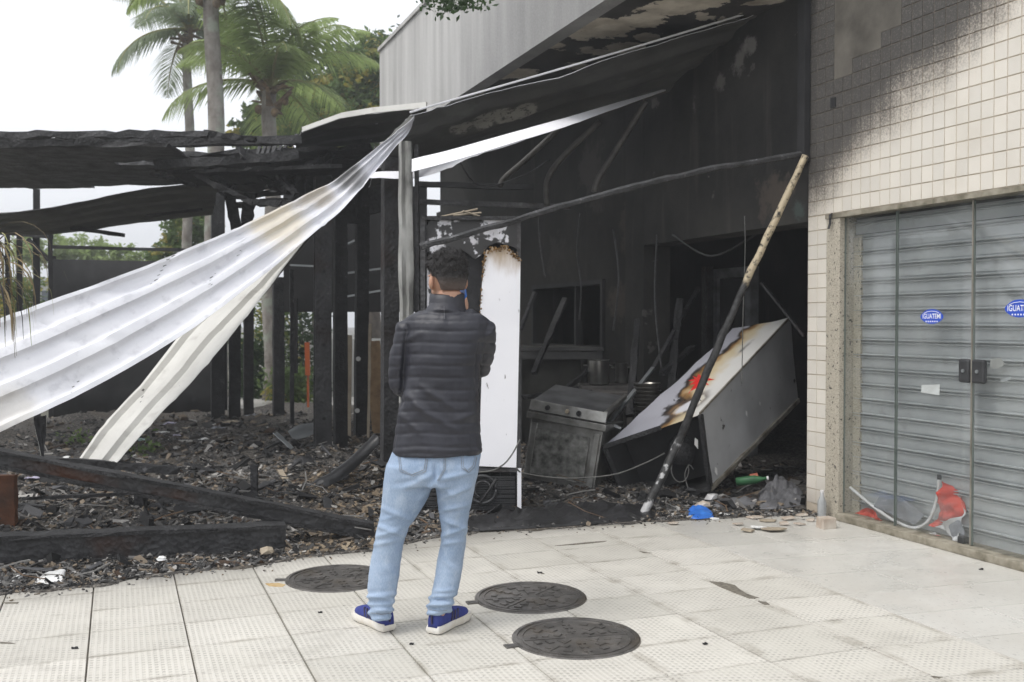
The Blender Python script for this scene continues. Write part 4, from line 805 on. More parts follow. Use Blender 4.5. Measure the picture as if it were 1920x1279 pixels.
# ---------------------------------------------------------------- toppled display cooler
CN = dict(N=P(1313, 777, 7.75), W=P(1132, 838, 8.1), L=P(1481, 597, 8.9), LW=P(1374, 617, 9.15), H=P(1332, 916, 7.85), LH=P(1496, 750, 8.95), WH=P(1180, 955, 8.2), LWH=P(1400, 790, 9.3))
ck = thing('toppled_cooler', 'toppled cooler with scorched white front, red star and grey side in the burnt doorway', 'cooler', Vector((CN['H'].x, CN['H'].y, 0)))
def patch(q00, q10, q11, q01, nu, nv, out, fn=None, amp=.0, th=.0):
    m = MB(); vs_ = []; cl = []
    for i in range(nu + 1):
        for j in range(nv + 1):
            a, b = i / nu, j / nv; p = (q00.lerp(q10, a)).lerp(q01.lerp(q11, a), b); p = p + out * (amp * noise.fractal(p * 3.0, 1, 2, 3))
            vs_.append(p); cl.append(fn(a, b, p) if fn else (.1, .1, .1))
    w_ = nv + 1; m.add(vs_, [(i * w_ + j, i * w_ + j + 1, (i + 1) * w_ + j + 1, (i + 1) * w_ + j) for i in range(nu) for j in range(nv)]); m.col = cl
    return m
def burncol(a, b, p):     # a along the length, b across from the grey edge to the outer edge
    n1 = noise.fractal(p * 4.0, 1, 2, 4) * .13; n2 = noise.fractal(p * 12.0 + Vector((3, 1, 0)), 1, 2, 3) * .06
    x = b + n1 + n2 + max(0, .45 - a) * .62 - max(0, a - .7) * .1
    def L3(c, d, k): k = min(1, max(0, k)); k = k * k * (3 - 2 * k); return tuple(c[i] + (d[i] - c[i]) * k for i in range(3))
    c = (.62, .61, .585); c = L3(c, (.55, .46, .30), (x - .28) / .2); c = L3(c, (.27, .15, .055), (x - .50) / .12); c = L3(c, (.025, .02, .018), (x - .60) / .07); c = L3(c, (.36, .36, .40), (x - .70) / .05)
    d = math.hypot((a - .17) / .07, (b - .32) / .13) + n2 * 4
    if d < 2.0: c = L3((.62, .62, .66), c, (d - .7) / .35) if d < 1.1 else L3((.08, .06, .05), c, (d - 1.0) / .9)
    s_ = math.hypot((a - .72) / .12, (b - .32) / .05) + n2 * 6
    if s_ < 1: c = L3((.12, .11, .1), c, s_)
    return c
oW = (CN['W'] - CN['N']).cross(CN['L'] - CN['N']).normalized(); oW = -oW if oW.dot(CAM - CN['N']) < 0 else oW
kk = MT('scorched_enamel', .4, 0, .5); M_scorch = kk.color(kk.attr()).bump(kk.noise(20, 4), .12, .006).m
wf_ = patch(CN['N'], CN['L'], CN['LW'], CN['W'], 60, 40, oW, burncol, .012).build('white_front', M_scorch, ck, smooth=True)
oH = (CN['H'] - CN['N']).cross(CN['L'] - CN['N']).normalized(); oH = -oH if oH.dot(CAM - CN['N']) < 0 else oH
kk = MT('cooler_side', .45, .15, .5); n1 = kk.noise(1.6, 5); cc = kk.ramp(n1, [(.3, (.36, .365, .37)), (.65, (.56, .565, .57))]); cc = kk.mix(kk.sstep(kk.noise(11, 5), .68, .72), cc, (.06, .055, .05)); M_cside = kk.color(cc).bump(kk.noise(9, 4), .1, .006).m
patch(CN['N'] - oW * .001, CN['L'] - oW * .001, CN['LH'], CN['H'], 24, 12, oH, None, .010).build('grey_side', M_cside, ck, smooth=True)
patch(CN['W'], CN['LW'], CN['LWH'], CN['WH'], 8, 8, -oH, None, .004).build('far_side', M_black, ck); patch(CN['H'], CN['LH'], CN['LWH'], CN['WH'], 8, 8, -oW, None, .004).build('back_side', M_black, ck); patch(CN['L'], CN['LW'], CN['LWH'], CN['LH'], 6, 6, oH, None, .004).build('top_end', M_dgrey, ck)
# machine bay at the near end
def ins(p, k=.1): c = (CN['N'] + CN['W'] + CN['H'] + CN['WH']) / 4 + (CN['L'] - CN['N']) * k; return p.lerp(c, .12) + (CN['L'] - CN['N']) * k
patch(ins(CN['N']), ins(CN['W']), ins(CN['WH']), ins(CN['H']), 6, 6, oH, None, .02).build('machine_bay', M_black, ck)
m = MB()
for a_, b_ in (('N', 'H'), ('H', 'WH'), ('WH', 'W')): m.bar(CN[a_], CN[b_], .03, .035, seg=6, jit=.003)
m.bar(CN['W'], CN['W'].lerp(CN['N'], .6), .02, .035, seg=6, jit=.003); m.build('bay_frame', M_char, ck)
m = MB(); m.bar(CN['H'] + oH * .004, CN['LH'] + oH * .004, .03, .035, seg=10, jit=.003); m.bar(CN['N'] + oW * .008, CN['L'] + oW * .008, .012, .016, seg=10, jit=.001); m.build('edge_trim', simple('tarnished_trim', (.36, .34, .29), .5, .3, c2=(.12, .1, .07), scale=9), ck)
m = MB(); c = P(1275, 880, 7.95); m.tube([c + Vector((.07 * math.cos(a), .02 * math.sin(a), .1 * math.sin(a))) for a in [i * 2 * math.pi / 20 for i in range(21)]], .004, 5); m.build('copper_loop', M_cable, ck)
m = MB(); c = (ins(CN['N']) + ins(CN['H']) + ins(CN['W'])) / 3 ; m.lathe(c - Vector((0, .02, .1)), [(.001, -.1), (.09, -.09), (.11, 0), (.1, .08), (.05, .13), (.001, .135)], 16); m.build('compressor', M_char, ck, smooth=True)
# red star and what is left of the lettering
def onface(a, b, h=.016): return CN['N'].lerp(CN['L'], a).lerp(CN['W'].lerp(CN['LW'], a), b) + oW * h
bw = BVHTree.FromPolygons([v.co + ORG[ck.name] for v in wf_.data.vertices], [tuple(q.vertices) for q in wf_.data.polygons])
def face_at(u, v, h=.004):
    d = ray(u, v).normalized(); loc, nr, _, _ = bw.ray_cast(CAM, d)
    if loc is None: k_ = (CN['N'] - CAM).dot(oW) / d.dot(oW); loc = CAM + d * k_
    return loc - d * h
spk = [(1340, 711.5), (1322, 708), (1327, 702), (1316, 706), (1309, 701), (1307, 708), (1298, 705), (1303, 710), (1290, 714), (1302, 715), (1292, 722), (1303, 720), (1290, 739), (1311, 724), (1318, 732), (1318, 720), (1330, 722), (1321, 715)]
m = MB(); n_s = len(spk); m.add([face_at(1312, 713.5)] + [face_at(*q) for q in spk], [(0, i_ + 1, (i_ + 1) % n_s + 1) for i_ in range(n_s)]); m.build('red_star', simple('star_red', (.70, .03, .025), .45, c2=(.58, .02, .02), scale=5), wf_)
me = text_mesh('LA + ARA', 7.2); me.materials.clear(); me.materials.append(M_black); ob = bpy.data.objects.new('lettering', me); COL.objects.link(ob); ob.parent = wf_
for vv in me.vertices: vv.co = face_at(1289 + vv.co.x * 1.75, 750.5 - vv.co.y * .75) - ORG[ck.name]
for (u, v, s_, lb) in ((1400, 776, .03, 'a'), (1343, 884, .04, 'b'), (1425, 757, .022, 'c'), (1306, 832, .05, 'd')):
    d = ray(u, v); kx = (CN['N'] + oH * .02 - CAM).dot(oH) / d.dot(oH); q = CAM + d * kx; x_ = (CN['L'] - CN['N']).normalized(); y_ = oH.cross(x_); m = MB(); m.add([q + x_ * s_ * .6 + y_ * s_ * .3, q + y_ * s_ * 1.1, q - x_ * s_ * .6 + y_ * s_ * .2, q - y_ * s_], [(0, 1, 2, 3)]); m.build('torn_sticker', M_paper, ck)
# ================================================================= kitchen remains
def bench(label, u0, u1, v, Y, d, mat, hgt_px=10, name='counter', legs=True):
    z = P((u0 + u1) / 2, v, Y).z; x0, x1 = P(u0, v, Y).x, P(u1, v, Y).x; th_ = thing(name, label, 'counter', Vector(((x0 + x1) / 2, Y + d / 2, 0)))
    m = MB(); m.box(((x0 + x1) / 2, Y + d / 2, z - .02), (x1 - x0, d, .04)); m.build('top', mat, th_, bevel=.004)
    if legs:
        for x in (x0 + .04, x1 - .04):
            for y in (Y + .04, Y + d - .04): m = MB(); m.box((x, y, (z - .04) / 2), (.045, .045, z - .04)); m.build('leg', mat, th_)
        m = MB(); m.box(((x0 + x1) / 2, Y + .03, z - .09), (x1 - x0 - .02, .02, .08)); m.build('apron', mat, th_)
    return th_
M_tab = simple('sooty_table', (.13, .12, .11), .6, c2=(.06, .058, .055), scale=7)
bench('high dark shelf below the hatch in the burnt rear wall', 968, 1132, 651, 10.6, .35, simple('sooty_shelf', (.085, .083, .08), .5, c2=(.04, .04, .04), scale=5))
bench('low sooty work table carrying the steel pot', 1090, 1215, 724, 9.7, .5, M_tab); bench('small grey stand beside the stacked pans', 1116, 1190, 736, 9.1, .35, M_tab, name='small_stand')
m = MB(); a_ = P(968, 665, 10.9); b_ = P(1090, 665, 10.9); m.box(((a_.x + b_.x) / 2, 11.0, .62), (b_.x - a_.x, .06, 1.1)); tag(m.build('back_panel', simple('grey_panel', (.09, .088, .075), .6, c2=(.035, .034, .03), scale=3)), 'dull grey-green panel below the shelf at the rear wall', 'panel')
M_pot = simple('pot_steel', (.4, .4, .38), .28, .85, c2=(.2, .19, .18), scale=5)
def pot(name, label, u, v0, v1, Y, w, cat='pot'):
    c = P(u, v1, Y); h = P(u, v0, Y).z - c.z; r = w / 2; th_ = thing(name, label, cat, c)
    m = MB(); m.lathe(c, [(r * .9, 0), (r, .02), (r, h), (r * 1.05, h + .006), (r * .96, h + .004), (r * .94, .03), (r * .5, .025), (.001, .025)], 28); m.build('body', M_pot, th_, smooth=True, auto=40)
    for s_ in (-1, 1): m = MB(); m.tube([c + Vector((s_ * r, 0, h * .8)) + Vector((0, y, 0)) + Vector((s_ * (.04 - abs(y) * .6), 0, 0)) for y in (-.05, -.03, 0, .03, .05)], .006, 6); m.build('handle', M_pot, th_)
    return th_
pot('steel_pot', 'dull stainless pot standing on the low work table', 1122, 676, 720, 9.85, .21)
pot('steel_pot', 'blackened small pot right of the stainless pot', 1165, 682, 718, 10.0, .12)
st_b = P(1213, 800, 8.9)
src = None; M_pan = simple('pan_steel', (.32, .31, .28), .3, .8, c2=(.14, .13, .12), scale=6)
for i in range(11):
    z = P(1213, 796, 8.9).z + .0 + i * .034
    m = MB(); r = .118 - .002 * (i % 3)
    if src is None:
        m.lathe((0, 0, 0), [(.001, 0), (r * .85, 0), (r, .028), (r * 1.04, .030), (r * 1.04, .033), (r * .97, .032), (r * .83, .004), (.001, .004)], 26); src = m.build('metal_pan', M_pan, smooth=True, org=(0, 0, 0), auto=40); o = src
    else: o = src.copy(); COL.objects.link(o)
    o.location = (P(1213, 790, 8.9).x + random.uniform(-.008, .008), 8.9 + random.uniform(-.006, .006), z)
    tag(o, ('Bottom,Second,Third,Fourth,Fifth,Sixth,Seventh,Eighth,Ninth,Tenth,Topmost'.split(',')[i].lower() + (' pan' if i in (0, 10) else ' pan from below') + ' in the stack behind the toppled cooler'), 'pan', 'stacked metal pans')
m = MB(); zt = P(1213, 796, 8.9).z; m.box((P(1213, 790, 8.9).x, 8.9, (zt) / 2), (.26, .26, zt)); tag(m.build('pan_crate', M_black), 'black burnt crate carrying the stack of metal pans', 'crate')
for i, (p, q, w, lb) in enumerate((((1092, 772, 8.4), (1165, 803, 8.3), .035, 'short pale one lying against the steel cooker'), ((1140, 795, 8.45), (1225, 690, 9.2), .035, 'pale one leaning back between the cooker and the pans'), ((1225, 690, 9.2), (1310, 540, 10.2), .04, 'dark one continuing up into the room'), ((1428, 530, 8.9), (1508, 630, 8.6), .035, 'the one above the top of the toppled cooler'), ((975, 620, 10.4), (1003, 548, 10.5), .05, 'faint one left of the rear hatch'))):
    plank('loose_bar', 'loose metal bar, ' + lb, 'bar', P(*p), P(*q), w, w * .6, M_galv if i in (0, 1) else M_steel, 4, .002, 'loose bars in the burnt room')
# cables
for i, (pts, lb) in enumerate((([(975, 824, 7.2), (958, 855, 7.15), (938, 875, 7.15), (905, 885, 7.2), (800, 888, 7.25)], 'along the foot of the white freezer panel'), ([(968, 878, 7.25), (985, 888, 7.3), (1060, 897, 7.4), (1150, 890, 7.5), (1210, 868, 7.6), (1246, 850, 7.7)], 'sagging between the white freezer and the toppled cooler'), ([(1396, 405, 7.9), (1397, 470, 7.9), (1393, 600, 7.9), (1391, 720, 7.9)], 'hanging straight down in front of the cooler'), ([(1225, 960, 7.6), (1240, 935, 7.6), (1255, 940, 7.6), (1262, 965, 7.55)], 'small loop at the foot of the leaning pole'), ([(1290, 915, 7.6), (1284, 890, 7.65), (1292, 872, 7.7), (1300, 880, 7.7)], 'thin loop under the toppled cooler'))):
    m = MB(); m.tube(crom([P(*q) for q in pts], 24), .004 if i > 1 else .006, 5); tag(m.build('cable', M_cable, smooth=True), 'loose cable ' + lb, 'cable', 'loose cables')
for i, (pts, lb) in enumerate((([(1010, 395, 10.4), (1012, 450, 10.4), (1022, 520, 10.3)], 'left one by the hatch'), ([(1088, 400, 10.0), (1082, 470, 10.0), (1090, 540, 9.9), (1086, 600, 9.9)], 'one right of the hatch'), ([(1150, 430, 9.6), (1160, 520, 9.5), (1150, 620, 9.5)], 'one left of the burnt pier'), ([(1232, 440, 9.2), (1228, 560, 9.2), (1240, 690, 9.1)], 'one inside the burnt doorway'), ([(860, 300, 9.6), (900, 350, 9.7), (980, 330, 9.7), (1030, 300, 9.6)], 'looped one above the freezer'), ([(1260, 440, 9.0), (1330, 480, 8.9), (1400, 450, 8.8), (1440, 420, 8.6)], 'looped one under the lintel'))):
    m = MB(); m.tube(crom([P(*q) for q in pts], 20), .009, 5); tag(m.build('hanging_wire', M_steel, smooth=True), 'charred wire hanging in the burnt room, ' + lb, 'wire', 'hanging wires')
for i, (p_, q_, w, lb) in enumerate((((1000, 700, 10.2), (1060, 560, 10.8), .06, 'leaning before the hatch'), ((1045, 740, 9.6), (1110, 690, 9.9), .05, 'lying behind the steel cooker'), ((1180, 780, 8.8), (1196, 600, 9.6), .06, 'upright left of the stacked pans'), ((1255, 760, 9.3), (1275, 560, 9.8), .07, 'upright inside the doorway'), ((980, 745, 9.4), (1085, 728, 9.6), .05, 'flat behind the cooker lid'), ((1240, 700, 9.4), (1300, 650, 9.7), .06, 'slanting behind the toppled cooler'))):
    plank('charred_stud', 'burnt wall stud ' + lb, 'stud', P(*p_), P(*q_), w, w * .7, M_char, 8, .008, 'burnt studs in the kitchen')
# fallen banner behind the glass
oB = -.095
def wp(u, v, off=oB): return wallhit(u, v, off)[2]
bn = thing('fallen_banner', 'crumpled red and white banner fallen between the glass doors and the shutter', 'banner', wp(1700, 1005))
m = MB(); m.tube(crom([wp(1594, 914), wp(1640, 952), wp(1680, 978), wp(1715, 990), wp(1742, 975), wp(1757, 935), wp(1761, 897)], 30), .011, 8); pl = m.build('pole', M_wplastic, bn, smooth=True)
m = MB(); m.tube([wp(1761, 899), wp(1761, 890)], .014, 8); m.build('pole_cap', M_sblue if False else M_dgrey, pl)
def cloth(a, b, mat, name, n=18, k_=8, amp=.03, sd=0):
    a = crom([wp(*q) for q in a], n); b = crom([wp(*q) for q in b], n); vs_ = []
    for i in range(n + 1):
        for j in range(k_ + 1): p = a[i].lerp(b[i], j / k_); vs_.append(p + N * (amp * noise.fractal(p * 9 + Vector((sd, 0, 0)), 1, 2, 3)))
    w_ = k_ + 1; m = MB(); m.add(vs_, [(i * w_ + j, i * w_ + j + 1, (i + 1) * w_ + j + 1, (i + 1) * w_ + j) for i in range(n) for j in range(k_)]); return m.build(name, mat, bn, smooth=True)
cloth([(1767, 902), (1765, 940), (1758, 968), (1740, 985)], [(1803, 938), (1806, 960), (1790, 975), (1755, 990)], M_red, 'red_cloth', sd=1, amp=.07, n=26, k_=14); cloth([(1803, 938), (1806, 965), (1790, 972), (1752, 988)], [(1807, 958), (1800, 1000), (1806, 1012), (1795, 1014)], M_wcloth, 'white_cloth', sd=2, amp=.07, n=26, k_=14)
cloth([(1595, 966), (1615, 955), (1632, 953), (1650, 968)], [(1592, 962), (1620, 976), (1640, 978), (1662, 985)], M_red, 'red_cloth', sd=3, amp=.05, n=24, k_=12); cloth([(1640, 975), (1680, 988), (1720, 998), (1760, 1003)], [(1640, 980), (1680, 996), (1720, 1006), (1790, 1016)], M_red, 'red_cloth', sd=4, amp=.05, n=30, k_=10); cloth([(1690, 994), (1720, 1001), (1755, 998)], [(1690, 999), (1720, 1008), (1768, 1014)], M_wcloth, 'white_cloth', sd=5, amp=.03)
cloth([(1640, 950), (1680, 970), (1715, 984)], [(1650, 930), (1690, 935), (1735, 965)], M_gcloth, 'grey_cloth', sd=6, amp=.015); cloth([(1782, 985), (1800, 975), (1808, 985)], [(1785, 1005), (1800, 1010), (1812, 1000)], M_gcloth, 'grey_cloth', sd=7)
m = MB(); q = wp(1806, 1020, -.07); m.box(q + Vector((0, 0, .02)), (.05, .05, .055), Matrix.Rotation(TH, 3, 'Z')); tag(m.build('black_weight', M_dgrey, bevel=.006), 'small black block at the foot of the glass door joint', 'block')
# stones, shards and litter on the threshold
def block(px, sz, mat, name, label, cat, rz=0.0, grp=None, z=.0):
    g_ = G(*px); m = MB(); bm_ = MB(); bm_.box((0, 0, sz[2] / 2), sz, Matrix.Rotation(rz, 3, 'Z')); m.v = [tuple(g_ + Vector(v) + Vector((random.uniform(-1, 1), random.uniform(-1, 1), 0)) * sz[0] * .05 + Vector((0, 0, z))) for v in bm_.v]; m.f = bm_.f; m.mi = bm_.mi; return tag(m.build(name, mat, bevel=.004), label, cat, grp)
block((1549, 990), (.105, .09, .075), M_ceram, 'stone_block', 'pale square stone block in front of the granite jamb', 'block', .3)
def bottle(px, label, r=.03, h=.2, lying=0, mat=None, z=0):
    g_ = G(*px); th_ = thing('plastic_bottle', label, 'bottle', g_); M_ = Matrix.Rotation(lying, 3, 'Y') @ Matrix.Rotation(.3, 3, 'X') if lying else Matrix.Identity(3); c = g_ + Vector((0, 0, z + (r if lying else 0)))
    m = MB(); m.lathe(c, [(r * .8, 0), (r, .01), (r, h * .62), (r * .4, h * .88), (r * .4, h)], 14, M_); m.build('body', mat, th_, smooth=True); m = MB(); m.lathe(c, [(r * .46, h), (r * .46, h + .015)], 12, M_); m.build('cap', M_wplastic, th_); return th_
M_clearp = simple('clear_plastic', (.45, .46, .46), .15, c2=(.3, .31, .31), scale=12)
bottle((1541, 972), 'crushed clear plastic bottle standing behind the pale stone block', .032, .19, 0, M_clearp); bottle((1380, 940), 'green bottle with reddish label lying in the litter by the toppled cooler', .035, .24, R(80), M_green, .12)
q = G(1398, 936) + Vector((.03, -.03, .19)); m = MB(); m.lathe(q - Vector((0, 0, .02)), [(.036, 0), (.037, .06)], 12, Matrix.Rotation(R(80), 3, 'Y')); tag(m.build('bottle_label', simple('label_red', (.5, .16, .1), .5)), 'reddish paper label wrapped round the lying green bottle', 'label')
ORD = 'leftmost,second,third,fourth,fifth,sixth,seventh,eighth,ninth,tenth,eleventh,twelfth,thirteenth,fourteenth,fifteenth,sixteenth,seventeenth,eighteenth,nineteenth,twentieth,twenty-first,twenty-second,twenty-third,twenty-fourth,twenty-fifth,twenty-sixth'.split(',')
def ordw(i): return ORD[i] + ('' if i == 0 else ' from the left')
sh_px = [(1262, 984, .07), (1422, 993, .09), (1450, 996, .13), (1400, 998, .08), (1470, 985, .07), (1385, 985, .06), (1500, 985, .06), (1340, 975, .05), (1520, 978, .05), (1478, 975, .09), (1440, 978, .1), (1360, 968, .08), (1415, 972, .1), (1505, 968, .07)]
for i, (u, v, s_) in enumerate(sorted(sh_px)):
    g_ = G(u, v); n = random.randint(4, 6); m = MB(); ra = random.random() * 6; rim = [(s_ * random.uniform(.4, .62) * math.cos(ra + 2 * math.pi * j / n) * 1.25, s_ * random.uniform(.4, .62) * math.sin(ra + 2 * math.pi * j / n)) for j in range(n)]; tx, ty = random.uniform(-.12, .12), random.uniform(-.12, .12); hz = .012 + abs(tx) * s_ * .7 + abs(ty) * s_ * .7
    top = [g_ + Vector((x, y, hz + x * tx + y * ty)) for x, y in rim]; m.add(top + [p - Vector((0, 0, .009)) for p in top], [tuple(range(n)), tuple(range(2 * n - 1, n - 1, -1))] + [(j, (j + 1) % n, (j + 1) % n + n, j + n) for j in range(n)])
    tag(m.build('tile_shard', random.choice([M_ceram, M_ceram, M_tan, M_paper])), 'flat broken tile shard on the threshold right of the leaning pole, ' + ordw(i), 'shard', 'broken shards on the threshold')
for (u, v, s_, mt, lb) in ((210, 992, .05, M_paper, 'white crumpled scrap on the flat beam'), (183, 880, .09, M_paper, 'pale lump under the charred plank'), (142, 912, .07, M_ceram, 'pale chunk below the diagonal beam at the left'), (155, 835, .0, M_leaf, ''), (303, 1060, .06, M_paper, 'small white scrap on the ashes under the flat beam'), (352, 1040, .12, M_charg, 'dark grey slab chunk standing against the flat beam'), (528, 1028, .1, M_wplastic, 'curled white fragment near the first manhole cover'), (500, 1048, .09, M_tan, 'pale brown wood fragment near the first manhole cover'), (1335, 945, .12, M_wplastic, 'silver-grey fragment under the toppled cooler'), (1318, 958, .1, M_ceram, 'light fragment right of the blue bag'), (665, 880, .16, M_charg, 'grey rock-like chunk beside the bent gutter'), (692, 870, .13, M_ceram, 'pale chunk at the foot of the dark grey channel post')):
    if s_ <= 0: continue
    g_ = G(u, v); bm = bmesh.new(); bmesh.ops.create_icosphere(bm, subdivisions=1 if s_ > .06 else 2, radius=s_ / 2); sx, sy, sz_ = random.uniform(.8, 1.3), random.uniform(.6, 1), random.uniform(.35, .7); m = MB(); vv = []
    for v_ in bm.verts: q = v_.co; d = 1 + .9 * noise.noise(q * (2.2 / s_) + Vector((u * .37, v * .1, 0))); vv.append(g_ + Vector((q.x * sx * d, q.y * sy * d, q.z * sz_ * d + s_ * sz_ * .4 + .03)))
    m.add(vv, [tuple(x.index for x in f.verts) for f in bm.faces]); bm.free(); tag(m.build('debris_chunk', mt), lb, 'debris')
# green sprig in the debris
def leaves(m, pts, size, spread, asp=.45, droop=.2):
    for p in pts:
        d = Vector((random.gauss(0, 1), random.gauss(0, 1), random.gauss(0, .6) - droop)).normalized(); s_ = size * random.uniform(.6, 1.25); x = d.orthogonal().normalized(); x.rotate(Matrix.Rotation(random.random() * 6.28, 3, d)); nrm = d.cross(x)
        m.add([p, p + d * s_ * .5 + x * s_ * asp * .5 + nrm * s_ * .06, p + d * s_, p + d * s_ * .5 - x * s_ * asp * .5 + nrm * s_ * .06], [(0, 1, 2), (0, 2, 3)])
for u, v, lb in ((143, 850, 'small green weed growing in the debris left of the cream sheet'), (268, 868, 'pale green sprig at the foot of the cream sheet')):
    g_ = G(u, v); g_.z = .1; m = MB(); leaves(m, [g_ + Vector((random.gauss(0, .08), random.gauss(0, .08), abs(random.gauss(0, .07)))) for _ in range(90)], .07, .1); o_w = thing('weed', lb, 'plant', g_); struct(m.build('foliage', M_leaf, o_w), 'stuff')
# ================================================================= manhole covers
def manhole(px, r, label, rot, tab):
    c = G(*px); th_ = thing('manhole_cover', label, 'manhole cover', c, 'round cast iron covers in the pavement'); M_ = Matrix.Rotation(rot, 3, 'Z')
    m = MB(); m.lathe(c, [(.001, .004), (r * .96, .004), (r * .97, .007), (r, .007), (r * 1.012, -.003)], 56); m.build('plate', M_iron, th_)
    m = MB(); m.lathe(c, [(r * .98, .0045), (r * .98, .0115), (r * .925, .0115), (r * .92, .0045)], 56, cap=False); m.build('rim', M_iron, th_)
    m = MB(); m.lathe(c, [(r * .86, .0042), (r * .86, .009), (r * .835, .009), (r * .83, .0042)], 48, cap=False); m.build('ring', M_iron, th_)
    m = MB()
    for j in range(8):
        a = 2 * math.pi * j / 8; p = M_ @ Vector((math.cos(a) * r * .18, math.sin(a) * r * .18, .0065)); q = M_ @ Vector((math.cos(a) * r * .83, math.sin(a) * r * .83, .0065)); m.bar(c + p, c + q, .009, .004)
    struct(m.build('spokes', M_iron, th_), 'stuff')
    m = MB()
    for ring_, n in ((.3, 6), (.48, 10), (.66, 14)):
        for j in range(n):
            a = 2 * math.pi * (j + .5) / n; p = c + M_ @ Vector((math.cos(a) * r * ring_, math.sin(a) * r * ring_, .0075)); m.box(p, (r * .10, r * .13, .0045), Matrix.Rotation(rot + a, 3, 'Z'))
    struct(m.build('studs', M_iron, th_), 'stuff')
    m = MB(); d = Vector((math.cos(tab), math.sin(tab), 0)); m.bar(c + d * r * .98 + Vector((0, 0, .003)), c + d * (r + .055) + Vector((0, 0, .003)), .04, .008, taper=1.15); m.build('lug', M_iron, th_)
    return th_
manhole((633, 1085), .285, 'manhole cover beside the ashes, partly hidden by the man', .4, R(188)); manhole((995, 1121), .288, 'manhole cover in the middle of the pavement, right of the man', 1.0, R(198)); manhole((1080, 1197), .289, 'manhole cover nearest the camera', .2, R(202))
m = MB(); q = [G(497, 1094, .0025), G(522, 1093, .0025), G(536, 1096, .0025), G(530, 1100, .0025), G(505, 1099, .0025)]; m.add(q + [x - Vector((0, 0, .004)) for x in q], [(0, 1, 2, 3, 4)] + [(i, (i + 1) % 5, (i + 1) % 5 + 5, i + 5) for i in range(5)]); m.build('rust_mark', M_rust, pavement)
for (u, v, s_, lb) in ((1012, 1075, .02, 'between the manhole cover and the black tarp'), (772, 1209, .013, 'between the shoes'), (1322, 1209, .015, 'right of the nearest manhole cover'), (1840, 1069, .015, 'near the shutter sill'), (600, 1150, .015, 'left of the man'), (140, 1217, .018, 'at the lower left')):
    g_ = G(u, v); m = MB(); m.bar(g_ + Vector((-s_ * .7, 0, .005)), g_ + Vector((s_ * .7, .004, .004)), .009, .007, seg=3, jit=.003); tag(m.build('charcoal_bit', M_char), 'tiny black charcoal bit on the pavement ' + lb, 'charcoal', 'charcoal bits on the pavement')
# ================================================================= ash bed and rubble
def ash_h(b, a):
    fa = front_a(b); d = a - fa; p = B * b + A * a
    base = min(1, max(0, (d - .25) / 1.2)); h = .010 + .085 * base * base * (3 - 2 * base) + (.05 + .07 * base) * max(0, noise.fractal(p * 1.3, 1, 2, 4)) * min(1, max(0, (d - .15) / .8))
    h += .012 * noise.noise(p * 14) * min(1, max(0, d / .1))
    wd = (W(0, 0, 0) - p).dot(B)      # distance out from the wall plane
    if wd < .6: h = h * max(.25, wd / .6) if wd > 0 else h * .3
    return h
bmin, bmax = FB[1], W(0, -1.6, 0).dot(B); nb_, na_ = 150, 90
vs_ = []
for i in range(nb_ + 1):
    b = bmin + (bmax - bmin) * i / nb_; fa = front_a(b)
    for j in range(na_ + 1):
        k = (j / na_) ** 1.6; a = fa - .05 + .07 * noise.noise(Vector((b * 7, 0, 0))) * (1 - k) + k * 9.5; vs_.append(B * b + A * a + Vector((0, 0, ash_h(b, a) if j else .001)))
w_ = na_ + 1; m = MB(); m.add(vs_, [(i * w_ + j, (i + 1) * w_ + j, (i + 1) * w_ + j + 1, i * w_ + j + 1) for i in range(nb_) for j in range(na_)])
struct(m.build('ash_bed', M_ash, smooth=True, org=(0, 0, 0)))
# loose rubble
rub = MB(); rub.c = (0, 0, 0)
PAL = [(.025, .025, .025)] * 9 + [(.07, .068, .066)] * 9 + [(.17, .165, .158)] * 8 + [(.26, .21, .155)] * 5 + [(.5, .48, .45)] * 3 + [(.07, .042, .025)] * 2
PALW = [(.26, .2, .135)] * 4 + [(.36, .29, .2)] * 2 + [(.05, .045, .04)] * 4 + [(.12, .1, .08)] * 3 + [(.5, .48, .44)]
def chip(p, s_, pal):
    rub.c = random.choice(pal); M_ = Matrix.Rotation(random.random() * 6.28, 3, 'Z') @ Matrix.Rotation(random.gauss(0, .4), 3, 'X') @ Matrix.Rotation(random.gauss(0, .4), 3, 'Y')
    k_ = random.random()
    if k_ < .7: sz = (s_ * random.uniform(1, 2.8), s_ * random.uniform(.3, .8), s_ * random.uniform(.06, .2))
    else: sz = (s_ * random.uniform(.6, 1.2), s_ * random.uniform(.5, 1.1), s_ * random.uniform(.2, .6))
    b = MB(); b.box((0, 0, 0), sz, M_); rub.add([p + Vector(v) + Vector((random.uniform(-1, 1), random.uniform(-1, 1), random.uniform(-1, 1))) * s_ * .16 for v in b.v], b.f)
cnt = 0
for _ in range(46000):
    b = random.uniform(FB[1], C0.dot(B)); a = front_a(b) + abs(random.gauss(0, 1)) ** 1.35 * 2.2 - .02; p = B * b + A * a
    d = p - CAM; u = CU + F * d.x / d.y
    if not -80 < u < 1600 or a > 15: continue
    far = a - front_a(b)
    if p.dot(B) > C0.dot(B) - .05 and far > .2: continue
    if 870 < u < 1230 and far < 2.0 and random.random() < .55: continue
    pal = PALW if (560 < u < 740 and far < 2.4 and random.random() < .8) else PAL
    s_ = random.choice([.005, .007, .009, .012, .016, .022, .03]) * (1 + far * .16); s_ = s_ * (1.5 if random.random() < .06 else 1)
    chip(p + Vector((0, 0, ash_h(b, a) + s_ * .12)), s_, pal); cnt += 1
for _ in range(500):      # crumbs spilled on to the paving
    b = random.uniform(FB[1], C0.dot(B)); a = front_a(b) - abs(random.gauss(0, .09)); chip(B * b + A * a + Vector((0, 0, .004)), random.choice([.006, .01, .014]), PAL + PALW)
